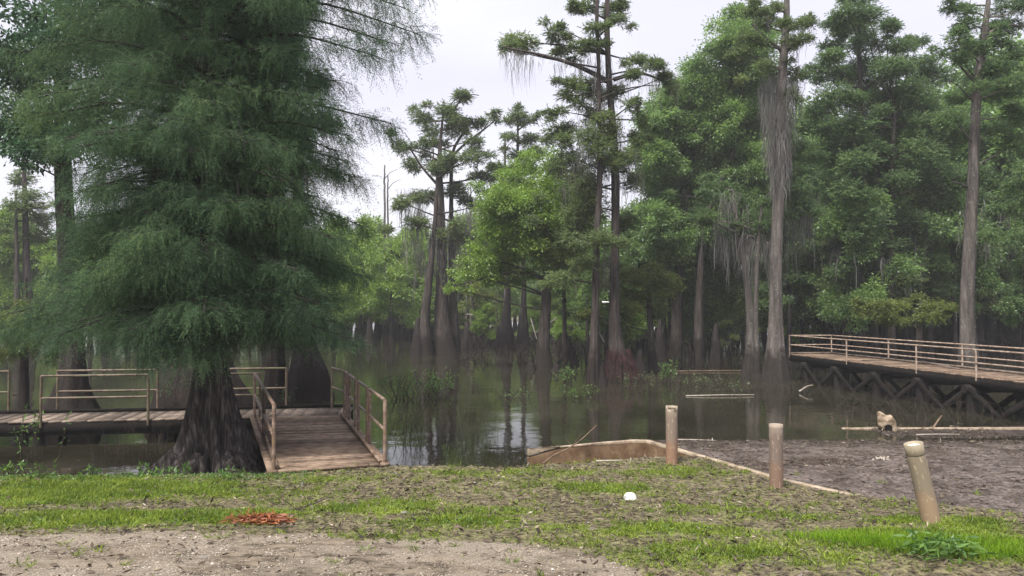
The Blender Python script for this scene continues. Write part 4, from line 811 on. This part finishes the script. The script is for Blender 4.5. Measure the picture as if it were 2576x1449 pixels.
hero('tall_mossy_cypress_tree', 'tall two-stemmed mossy cypress with long side limb and red roots', 'tree', 32.3, [[(1555, 968, 50), (1555, 935, 40), (1550, 880, 16), (1545, 830, 14), (1545, 700, 11), (1548, 560, 10), (1550, 450, 11), (1540, 300, 9), (1530, 180, 7), (1526, 60, 7), (1528, 0, 6), (1530, -80, 4)],
                                                                                   [(1492, 935, 20), (1494, 880, 11), (1497, 750, 8), (1500, 600, 8), (1510, 450, 7), (1508, 300, 5), (1507, 180, 5), (1501, 60, 5), (1503, -60, 4)]],
     [(1295, 100, 40, 13), (1330, 112, 38, 13), (1385, 85, 22, 15), (1405, 68, 10, 10), (1430, 95, 16, 10), (1268, 122, 14, 10), (1415, 130, 34, 10), (1465, 128, 22, 12), (1478, 20, 32, 10), (1540, 28, 36, 14), (1495, 70, 30, 10), (1560, 12, 24, 9), (1445, 14, 16, 7), (1485, 110, 22, 9), (1605, 152, 30, 10), (1645, 168, 28, 10), (1690, 212, 22, 14), (1440, 208, 28, 13), (1485, 225, 45, 20), (1460, 262, 28, 13), (1590, 190, 22, 9), (1590, 262, 22, 14), (1420, 240, 22, 12), (1530, 240, 30, 16), (1560, 50, 22, 9), (1670, 195, 22, 9),
      (1440, 400, 50, 26), (1500, 370, 42, 24), (1400, 335, 36, 20), (1600, 350, 26, 18), (1395, 420, 34, 22), (1590, 460, 26, 18), (1480, 480, 48, 26), (1610, 300, 20, 14), (1450, 540, 50, 28), (1410, 280, 20, 10), (1510, 600, 40, 20), (1470, 340, 40, 22), (1540, 330, 34, 22), (1530, 410, 40, 24), (1460, 440, 50, 24), (1500, 520, 55, 26), (1440, 600, 50, 24), (1570, 400, 26, 20), (1580, 560, 40, 22), (1470, 660, 40, 16), (1420, 700, 44, 16), (1500, 290, 40, 18)],
     'tuft', 'cyp', dens=1.2, depth=1.3, kf=8, seg=30, amp=.35, moss=[(1510, 330, 60, 60, 120, 420), (1520, 200, 30, 60, 90, 110), (1400, 150, 120, 15, 45, 130), (1620, 195, 80, 20, 50, 80), (1500, 440, 90, 60, 120, 260), (1600, 420, 20, 50, 110, 70), (1290, 130, 35, 10, 55, 40), (1495, 60, 20, 40, 60, 30), (1500, 650, 60, 50, 100, 150)],
     limbs=[[(1530, 205, 0, 7), (1450, 162, -.4, 5), (1370, 140, -.7, 4), (1300, 125, -.9, 2.5), (1262, 118, -1, 1.5)], [(1545, 200, 0, 6), (1600, 182, .4, 4), (1640, 190, .5, 3), (1705, 225, .6, 1.5)]], mossw=.8)
r_ = bpy.context.scene.objects[-1]
# red root sleeve around the tall cypress foot
tall = [ob for ob in S.objects if ob.name.startswith('tall_mossy')][0]
mb = MB(); n_ = 480
for _ in range(n_):
    a = rng.uniform(pi, 2 * pi); z0 = rng.uniform(.25, 1.35); c = at(1555, 960, 32.3); rr = np.interp(z0, [0, .4, 1.2], [.98, .78, .45]); b = np.array([c[0] + rr * cos(a), 32.3 + rr * sin(a), z0]); l = rng.uniform(.1, .35)
    mb.tube([b, b + [cos(a) * .1, sin(a) * .1, -l * .3], b + [cos(a) * .13 + rng.normal(0, .05), sin(a) * .13, -l]], [.010, .009, .006], 3, cap=False)
mb.build('root_fringe', M['bark_red'], tall)
hero('olive_young_cypress_tree', 'low olive green young cypress spreading right of the tall mossy cypress', 'tree', 36, [[(1640, 940, 12), (1638, 850, 8), (1632, 760, 6), (1630, 660, 3)]], [(1500, 668, 32, 9), (1580, 690, 40, 13), (1630, 700, 55, 18), (1660, 735, 40, 18), (1600, 745, 40, 14), (1490, 790, 34, 8), (1570, 770, 30, 10), (1660, 780, 30, 10), (1530, 715, 26, 8)], 'tuft', 'cyp_olive', dens=1.3, depth=1.2, limb_r=.03)
hero('large_green_tree', 'large rounded mid-green leafy tree left of the moss-wrapped cypress', 'tree', 46, [[(1700, 898, 18), (1702, 800, 13), (1712, 600, 11), (1730, 450, 9), (1780, 300, 6), (1840, 150, 3)], [(1760, 900, 14), (1758, 750, 9), (1770, 550, 7), (1850, 380, 5), (1870, 200, 3)]],
     [(1870, 50, 36, 30), (1835, 110, 48, 36), (1885, 150, 55, 45), (1795, 180, 48, 34), (1860, 230, 70, 45), (1690, 262, 50, 34), (1760, 270, 70, 50), (1655, 300, 40, 30), (1840, 320, 80, 55), (1700, 350, 80, 50), (1780, 390, 90, 50), (1650, 400, 50, 42), (1880, 420, 60, 55), (1720, 450, 80, 45), (1800, 490, 80, 50), (1680, 530, 55, 40), (1900, 520, 50, 50), (1760, 570, 80, 40), (1850, 600, 60, 40), (1900, 90, 40, 30), (1740, 170, 20, 15), (1640, 560, 40, 35), (1920, 330, 50, 50), (1700, 620, 60, 35)],
     'broad', 'green', dens=1.35, depth=2.2)
hero('mossy_low_cypress_tree', 'low spreading cypress limbs hung with moss left of the moss-wrapped trunk', 'tree', 34, [[(1888, 955, 26), (1890, 900, 13), (1888, 800, 10), (1880, 700, 9), (1862, 610, 8), (1850, 540, 5), (1845, 480, 3)], [(1905, 955, 12), (1900, 800, 6), (1905, 650, 5), (1915, 520, 3)]],
     [(1810, 470, 50, 14), (1850, 500, 45, 14), (1780, 545, 40, 10), (1880, 550, 55, 14), (1760, 550, 30, 8), (1930, 560, 40, 12), (1830, 580, 40, 12), (1800, 500, 40, 12), (1990, 480, 50, 13), (2010, 520, 45, 10), (2030, 400, 45, 12), (2010, 370, 40, 10)], 'tuft', 'cyp_green', dens=1.1, depth=1.5, moss=[(1880, 580, 80, 25, 150, 260), (1790, 560, 40, 15, 70, 60), (2000, 520, 50, 40, 180, 180), (1940, 600, 60, 30, 180, 120)], bark='bark_grey', limbs=[[(1885, 600, 0, 5), (1830, 575, -.4, 3), (1800, 562, -.6, 1.5)]])
hero('moss_wrapped_cypress_tree', 'pale-trunked cypress wrapped in a thick grey column of moss, left of pier', 'tree', 31.5, [[(1952, 975, 36), (1952, 940, 31), (1950, 890, 22), (1952, 830, 17), (1950, 700, 14), (1955, 560, 14), (1962, 430, 14), (1962, 330, 14), (1966, 220, 12), (1975, 100, 9), (1980, 0, 7), (1982, -80, 5)]],
     [(1895, 28, 34, 9), (1925, 62, 32, 11), (2010, 60, 34, 12), (2040, 58, 18, 10), (1992, 105, 26, 12), (1885, 95, 44, 12), (2000, 185, 26, 14), (1925, 165, 30, 11), (2020, 100, 22, 12), (1950, 20, 25, 9), (1870, 130, 26, 9), (1945, 190, 24, 10), (1985, 240, 20, 12)], 'tuft', 'cyp', dens=1.1, depth=1.1, bark='bark_grey', seg=26, amp=.3,
     moss=[(1952, 225, 42, 36, 110, 420), (1954, 290, 37, 30, 110, 380), (1957, 360, 30, 30, 110, 330), (1958, 420, 20, 30, 90, 160), (1900, 640, 60, 40, 60, 60), (1840, 500, 40, 20, 60, 60), (1995, 230, 22, 30, 110, 100), (2000, 90, 30, 40, 50, 40), (1900, 40, 30, 15, 30, 20), (1965, 400, 20, 60, 160, 160)], limbs=[[(1970, 130, 0, 5), (1930, 100, -.3, 3), (1890, 60, -.5, 2)], [(1968, 150, 0, 4), (1995, 110, .3, 2.5), (2035, 60, .5, 1.5)]], mossw=.85)
hero('feathery_green_cypress_tree', 'tall feathery green cypress with layered crown behind the pier end', 'tree', 40, [[(2165, 925, 22), (2163, 860, 13), (2165, 700, 10), (2168, 500, 9), (2166, 300, 7), (2160, 100, 4), (2158, 0, 2)], [(2240, 920, 15), (2238, 750, 8), (2240, 500, 6), (2250, 300, 4)]],
     [(2155, 5, 40, 12), (2130, 35, 42, 15), (2185, 40, 45, 15), (2150, 70, 55, 16), (2230, 65, 25, 10), (2110, 80, 25, 10), (2165, 110, 32, 20), (2090, 150, 40, 14), (2070, 180, 34, 14), (2120, 190, 40, 18), (2180, 170, 60, 32), (2260, 120, 45, 14), (2310, 105, 34, 10), (2240, 170, 50, 22), (2300, 160, 50, 18), (2190, 240, 70, 40), (2100, 240, 50, 25), (2290, 230, 70, 28), (2060, 280, 45, 22), (2140, 310, 80, 40), (2240, 310, 80, 40), (2340, 290, 60, 34), (2360, 190, 50, 22), (2200, 390, 90, 45), (2100, 390, 60, 34), (2310, 380, 80, 44), (2380, 350, 50, 40), (2160, 470, 80, 40), (2270, 480, 80, 40), (2370, 460, 60, 40), (2110, 520, 60, 30), (2200, 560, 80, 32), (2300, 570, 70, 30), (2120, 620, 70, 26), (2210, 640, 60, 24)],
     'tuft', 'cyp_green', dens=1.5, depth=2.4, moss=[(2200, 600, 130, 50, 120, 260), (2300, 560, 90, 60, 100, 120)])
hero('pale_trunk_cypress_tree', 'tall leaning pale-trunked cypress behind the pier at right', 'tree', 29, [[(2438, 985, 32), (2438, 930, 24), (2434, 860, 17), (2430, 760, 16), (2440, 600, 15), (2447, 450, 12), (2452, 300, 11), (2462, 180, 11), (2478, 70, 8), (2487, 0, 5), (2495, -80, 3)]],
     [(2440, 60, 36, 14), (2410, 95, 34, 14), (2390, 130, 20, 14), (2430, 25, 34, 12), (2520, 25, 40, 14), (2540, 70, 40, 16), (2500, 110, 34, 12), (2560, 130, 40, 16), (2510, 165, 36, 14), (2550, 210, 45, 18), (2420, 145, 24, 10), (2450, 130, 22, 9), (2570, 20, 34, 16), (2500, 240, 40, 16), (2560, 290, 45, 22), (2430, 240, 34, 14), (2400, 290, 40, 16), (2390, 5, 12, 6), (2560, 360, 45, 24), (2500, 330, 34, 16)], 'tuft', 'cyp_green', dens=1.2, depth=1.4, bark='bark_grey', seg=24,
     limbs=[[(2462, 200, 0, 5), (2520, 160, .3, 3.5), (2580, 130, .6, 2)], [(2475, 90, 0, 5), (2530, 60, .3, 3), (2590, 70, .5, 2)], [(2455, 210, 0, 4), (2400, 150, -.4, 2)], [(2452, 260, 0, 2.5), (2410, 215, -.4, 1.5), (2385, 200, -.6, 1)], [(2432, 470, 0, 3), (2415, 462, -.4, 2.5), (2395, 455, -.5, 1.2)]], moss=[(2480, 560, 80, 60, 90, 90)])
hero('low_cypress_tree', 'olive green young cypress spreading low beyond the pier rail', 'tree', 31, [[(2310, 960, 12), (2312, 860, 8), (2316, 760, 5)]], [(2210, 790, 40, 9), (2250, 770, 40, 11), (2300, 765, 40, 12), (2350, 770, 38, 11), (2240, 805, 40, 9), (2330, 800, 46, 9), (2180, 770, 24, 8)], 'tuft', 'cyp_olive', dens=1.1, depth=1.3, limb_r=.03)
hero('right_edge_cypress_tree', 'feathery green cypress cut by the right edge above the pier', 'tree', 27, [[(2590, 970, 26), (2592, 800, 15), (2590, 500, 12), (2588, 200, 8)]], [(2560, 730, 40, 18), (2550, 600, 40, 26), (2570, 520, 45, 24), (2545, 770, 34, 14), (2580, 660, 40, 20), (2600, 420, 50, 30), (2560, 460, 40, 20)], 'droop', 'cyp_green', dens=1.2, depth=1.2)

# ------------------------------------------------------------ background wood: a few kinds, copied with their parts
def proto(kind, H, cs, spread, lm, bark, npads, dens, moss=0, r0=.26, label='', group=''):
    root = empty('swamp_tree', (0, 0, 0), label, 'tree', group); Yr = 62
    P = smooth_path([[0, 0, -.5, r0 * 1.5], [0, 0, .3, r0 * 1.25], [.02, 0, 1.4, r0 * .7], [rng.uniform(-.2, .2), 0, H * .35, r0 * .55], [rng.uniform(-.4, .4), 0, H * .7, r0 * .42], [rng.uniform(-.4, .4), 0, H, r0 * .12]], 22)
    mb = MB(); mb.tube(P[:, :3], P[:, 3], 12, fl(6, .3)); mb.build('trunk', M[bark], root, True); br = MB(); V = []
    for q in range(npads):
        f = q / max(1, npads - 1); z = cs + (H - cs) * f; a = rng.uniform(0, 2 * pi); R = spread * (math.sin(pi * min(1, .25 + .75 * f)) * .8 + .2) * rng.uniform(.4, 1)
        c = np.array([R * cos(a) + P[-4, 0] * f, R * sin(a), z]); rr = rng.uniform(.7, 1.15) * spread * (.42 if kind == 'broad' else .5)
        V.append(pad_leaves(c, np.array([rr, rr, rr * (.7 if kind == 'broad' else .4)]), kind, Yr, dens)); limb_to(br, P, c, .05)
    br.build('branches', M[bark], root, True); V = np.vstack(V); np_mesh('crown', V, quads(len(V)), M[lm], root)
    if moss:
        s_ = np.stack([rng.normal(0, spread * .5, moss), rng.normal(0, spread * .5, moss), rng.uniform(cs - .5, cs + (H - cs) * .5, moss)], 1); v, f = moss_geo(s_, rng.uniform(.5, 2.2, moss), rng.uniform(.02, .05, moss)); np_mesh('hanging_moss', v, f, M['moss'], root)
    return root
def copy_tree(root, loc, rz, sc, label, group):
    r = root.copy(); C.objects.link(r); r.location = loc; r.rotation_euler = (0, 0, rz); r.scale = (sc, sc, sc * random.uniform(.9, 1.1)); r['label'] = label; r['group'] = group
    for ch in root.children:
        c = ch.copy(); C.objects.link(c); c.parent = r
    return r
G = [('crowded slim trees of the swamp wood behind the pier', 'slim dark-trunked tree in the crowded wood behind the pier'),
     ('far trees seen between the big cypress and the centre clump', 'distant small green tree across the water behind the centre'),
     ('trees half hidden behind the big cypress at left', 'distant tree half hidden behind the big cypress at left'),
     ('slim trees of the wood behind the tall mossy cypress', 'slim dark tree in the wood behind the tall mossy cypress')]
pr = [proto('tuft', 15, 5.5, 2.6, 'cyp_green', 'bark_dark', 20, .8, 30), proto('broad', 13, 4.5, 3.1, 'green', 'bark_dark', 18, .6), proto('broad', 9.5, 2.4, 3.0, 'bright', 'bark', 15, .6),
      proto('tuft', 13, 4.5, 2.3, 'cyp', 'bark', 16, .8, 60, .34), proto('tuft', 17, 7, 2.6, 'cyp_green', 'bark_dark', 19, .8, 20, .3), proto('tuft', 8, 2.2, 2.2, 'cyp_olive', 'bark', 12, .8, 20, .2)]
used = [False] * len(pr)
ADJ = ['feathery green', 'broad-leaved green', 'yellow-green leafy', 'grey-mossy thin', 'tall high-crowned', 'small olive']
BINS = {0: [(2060, 'behind the thick moss column'), (2150, 'just right of the moss column'), (2240, 'behind the feathery cypress trunk'), (2340, 'right of the feathery cypress'), (2430, 'just left of the pale leaning trunk'), (2520, 'just right of the pale leaning trunk'), (9999, 'at the right picture edge')],
        1: [(960, 'just right of the big cypress crown'), (1070, 'left of the centre cypress clump'), (1180, 'directly behind the centre cypress clump'), (1290, 'between the centre clump and the swollen pair'), (9999, 'behind the bright leafy tree')],
        2: [(30, 'at the left picture edge'), (200, 'behind the tall straight tupelo trunk'), (400, 'between the tupelo trunk and the big cypress'), (640, 'directly behind the big cypress'), (9999, 'behind the broad mossy stump')],
        3: [(1500, 'behind the bright leafy tree trunk'), (1600, 'behind the tall mossy cypress'), (1720, 'under the large rounded green tree'), (1850, 'right of the large rounded green tree trunk'), (9999, 'just left of the moss-wrapped trunk')]}
def lab(k, px, Y, gi):
    w_ = [t for b, t in BINS[gi] if px < b][0]; d = 'nearer' if Y < 55 else ('mid-distance' if Y < 75 else 'farthest')
    return f"{ADJ[k]} swamp tree, {d} of those {w_}"
def place(k, px, Y, sc, gi):
    r = place_(k, px, Y, sc, gi); r['label'] = lab(k, px, Y, gi); return r
def place_(k, px, Y, sc, gi):
    loc = (float((px - 1288) / F * Y), float(Y), 0); rz = random.uniform(0, 6.28)
    if not used[k]:
        used[k] = True; r = pr[k]; r.location = loc; r.rotation_euler = (0, 0, rz); r.scale = (sc,) * 3; r['label'] = G[gi][1]; r['group'] = G[gi][0]; return r
    return copy_tree(pr[k], loc, rz, sc, G[gi][1], G[gi][0])
random.seed(4)
# right wood
for q in range(104):
    px = 1960 + 700 * ((q * .6180339) % 1); Y = random.choice([random.uniform(38, 52), random.uniform(45, 70), random.uniform(60, 95)]); k = random.choice([0, 0, 4, 4, 1, 1, 3]); sc = random.uniform(.8, 1.05)
    if px < 2150: sc *= .85
    if Y < 55: sc *= .85
    place(k, px, Y, sc, 0)
for q in range(56):
    px = 1420 + 560 * ((q * .6180339) % 1); Y = random.uniform(44, 92); k = random.choice([0, 3, 1, 3, 1, 2]); sc = random.uniform(.6, .8) * (.8 if px < 1600 else 1.0); place(k, px, Y, sc, 3)
HP = [15, 13, 9.5, 13, 17, 8]
for q in range(46):
    px = 860 + 560 * ((q * .6180339) % 1); Y = random.uniform(72, 112); k = random.choice([2, 2, 2, 1, 2, 5]); sc = (3.3 + 180 * random.uniform(.6, 1.05) * Y / 1860) / HP[k]; place(k, px, Y, sc, 1)
for q in range(34):
    px = -150 + 1050 * ((q * .6180339) % 1); Y = random.uniform(50, 100); k = random.choice([2, 1, 2, 5, 2]); sc = (3.3 + 200 * random.uniform(.5, 1.0) * Y / 1860) / HP[k]; place(k, px, Y, sc, 2)
for (px, Y, sc) in [(1150, 66, .42), (1215, 60, .36), (1250, 68, .5), (1345, 62, .42), (1425, 52, .4), (1475, 56, .45), (1575, 48, .38), (1640, 52, .45), (1745, 50, .42), (1830, 47, .36), (980, 78, .5), (1040, 74, .42)]:
    place(5 if px % 2 == 0 else 2, px, Y, sc, 1 if px < 1440 else 3)
for (px, Y, k, sc, lb) in [(905, 70, 2, 1.15, 'yellow-green leafy tree rising above others just right of the big cypress'), (985, 66, 2, .85, 'bright rounded leafy tree left of the centre cypress clump'), (925, 88, 3, 1.0, 'thin mossy tree over the water left of the centre clump'), (1195, 62, 5, .95, 'small olive tree between the centre clump and bright leafy tree'), (2085, 60, 2, .95, 'bright yellow-green low tree glowing between trunks behind the pier end'), (1610, 60, 2, 1.1, 'yellow-green tree behind the large rounded green tree'), (2290, 70, 2, 1.0, 'bright low leafy tree seen between dark trunks behind the pier'), (2335, 50, 1, 1.42, 'tall full green leafy tree between the feathery cypress and pale-trunked cypress'), (2420, 54, 1, 1.38, 'broad green tree directly behind the pale-trunked cypress'), (2540, 48, 1, 1.5, 'tall broad green tree behind the right edge'), (2050, 52, 1, 1.2, 'rounded green tree just right of the moss column'), (1990, 58, 2, 1.5, 'lighter green tree behind the moss-wrapped cypress'), (2240, 56, 1, 1.3, 'dense green tree close behind the feathery cypress'), (1470, 66, 2, 1.2, 'yellow-green tree glowing behind the tall mossy cypress'), (1400, 70, 3, 1.1, 'mid-height mossy tree behind the bright leafy tree'), (1030, 78, 2, 1.15, 'pale green tree directly behind the centre cypress clump')]:
    r = place(k, px, Y, sc, 1); r['label'] = lb
# stumps and knees standing in the water
for (px, Y, hw, top, lb, g_) in [(1052, 49, 16, 800, 'broken dark stump beside the centre cypress clump', 0), (1175, 60, 13, 815, 'low round-topped stump between the centre clump and swollen pair', 0), (1238, 64, 9, 822, 'small knee left of the left swollen trunk', 0), (1430, 47, 15, 845, 'knobbly low stump right of the bright leafy tree trunk', 0), (1446, 40, 9, 880, 'small knee in front of the knobbly low stump', 0), (1515, 30.5, 10, 915, 'short dark knee at the left foot of the red-based cypress', 0),
                             (1610, 33, 16, 880, 'dark leaning stump right of the red-based cypress', 0), (1905, 32, 20, 930, 'wide low root lump left of the moss-wrapped cypress base', 0), (1660, 44, 14, 800, 'tall narrow snag stump behind the yellow-green shrub', 0), (1800, 42, 14, 815, 'snapped stump between the green tree and mossy cypress', 0), (1335, 37.5, 12, 905, 'root knee at the left foot of the bright leafy tree', 0), (930, 66, 10, 800, 'thin stump over the water just right of the big cypress', 0), (1010, 72, 10, 790, 'distant thin stump left of the centre clump', 0), (1400, 36.5, 12, 908, 'root knee at the right foot of the bright leafy tree', 0)]:
    mb = MB(); wy = 765 + 6138 / Y; trunk_geo(mb, [(px, wy + 8, hw * 1.5), (px + 1, wy - .25 * (wy - top), hw), (px - 1, top + .3 * (wy - top), hw * .55), (px + 1, top, hw * .32)], Y, seg=20, n=14, amp=.4); tag(mb.build('cypress_stump', M['bark_dark'], None, True), lb, 'stump', 'stumps and knees in the water')
# bare snags
for (px, py0, Y, hw, lb) in [(968, 415, 70, 2.6, 'left of two tall bare dead snags against the sky'), (976, 440, 71, 2.2, 'right of two tall bare dead snags against the sky'), (1185, 450, 74, 1.8, 'thin bare snag right of the centre cypress clump'), (1173, 520, 75, 1.6, 'shorter thin bare snag close beside the centre clump'), (1271, 340, 60, 3, 'leafless snag left of the flat-topped crown')]:
    mb = MB(); P = trunk_geo(mb, [(px, 765 + 6138 / Y, hw * 2), (px + 1, 700, hw), (px - 1, py0 + 60, hw), (px, py0, hw * .6)], Y, seg=8); 
    mb.tube([P[-6, :3], P[-6, :3] + [.5, 0, .6], P[-6, :3] + [1.2, .2, 1.0]], [.04, .03, .015], 5)
    tag(mb.build('dead_snag', M['bark_grey'], None, True), lb, 'dead tree', 'bare snags against the sky')
# far wood: one mass
rngf = rng; n_ = 60000
X = rng.uniform(-110, 130, n_); Y = rng.uniform(112, 134, n_); hh = 7.5 + 2.5 * hashn(X, 0 * X, .12, 91) + 2 * hashn(X, 0 * X, .5, 92); hh = hh + np.clip((X - 25) / 25, 0, 1) * 7 + np.clip((-X - 60) / 20, 0, 1) * 5
zf = rng.uniform(.22, 1, n_); P = np.stack([X, Y, hh * zf], 1); kk = hashn(X, P[:, 2] * 1.6, .9, 93) > -.45; P = P[kk]; n_ = len(P)
V = leaves(P, rng.normal(size=(n_, 3)), rng.uniform(.35, .8, n_), rng.uniform(.1, .22, n_)); tag(np_mesh('distant_wood', V, quads(n_), M['green']), 'distant wood of green crowns across the water', 'wood', kind='stuff')
mb = MB()
for _ in range(150):
    x = rng.uniform(-100, 120); y = rng.uniform(100, 130); mb.tube([[x, y, -.5], [x + rng.normal(0, .2), y, 2], [x + rng.normal(0, .6), y, 9]], [.45, .2, .1], 6, cap=False)
tag(mb.build('distant_trunks', M['bark'], None, True), 'distant tree trunks at the far water edge', 'trunks', kind='stuff')
# brush and knees at the far waterline
mb = MB()
for _ in range(2400):
    px = rng.uniform(1150, 2600) if rng.random() < .8 else rng.uniform(-50, 1150); Y = rng.uniform(40, 95) if px > 1150 else rng.uniform(80, 110); x = (px - 1288) / F * Y; h = rng.uniform(.3, 1.7) * (1 if px > 1400 else .6); d = rng.normal(0, .6, 2)
    mb.tube([[x, Y, -.1], [x + d[0] * .5, Y + d[1] * .5, h * .7], [x + d[0] * 1.3, Y + d[1], h]], [.035, .025, .012], 3, cap=False)
tag(mb.build('flooded_brush', M['bark'], None), 'tangled bare brown brush standing in water under the trees', 'brush', kind='stuff')
# thin humid air
hz_ = MB(); hz_.box([0, 420, 13], (840, 990, 30.8)); hzo = hz_.build('haze', M['bark']); tag(hzo, kind='stuff')
m, n, o = mat('haze'); pv = N(n, 'ShaderNodeVolumePrincipled'); pv.inputs['Color'].default_value = (.88, .91, .94, 1); pv.inputs['Density'].default_value = .0009
n.links.new(pv.outputs[0], o.inputs['Volume']); hzo.data.materials[0] = m
print('done', len(S.objects), sum(len(me.polygons) for me in bpy.data.meshes))
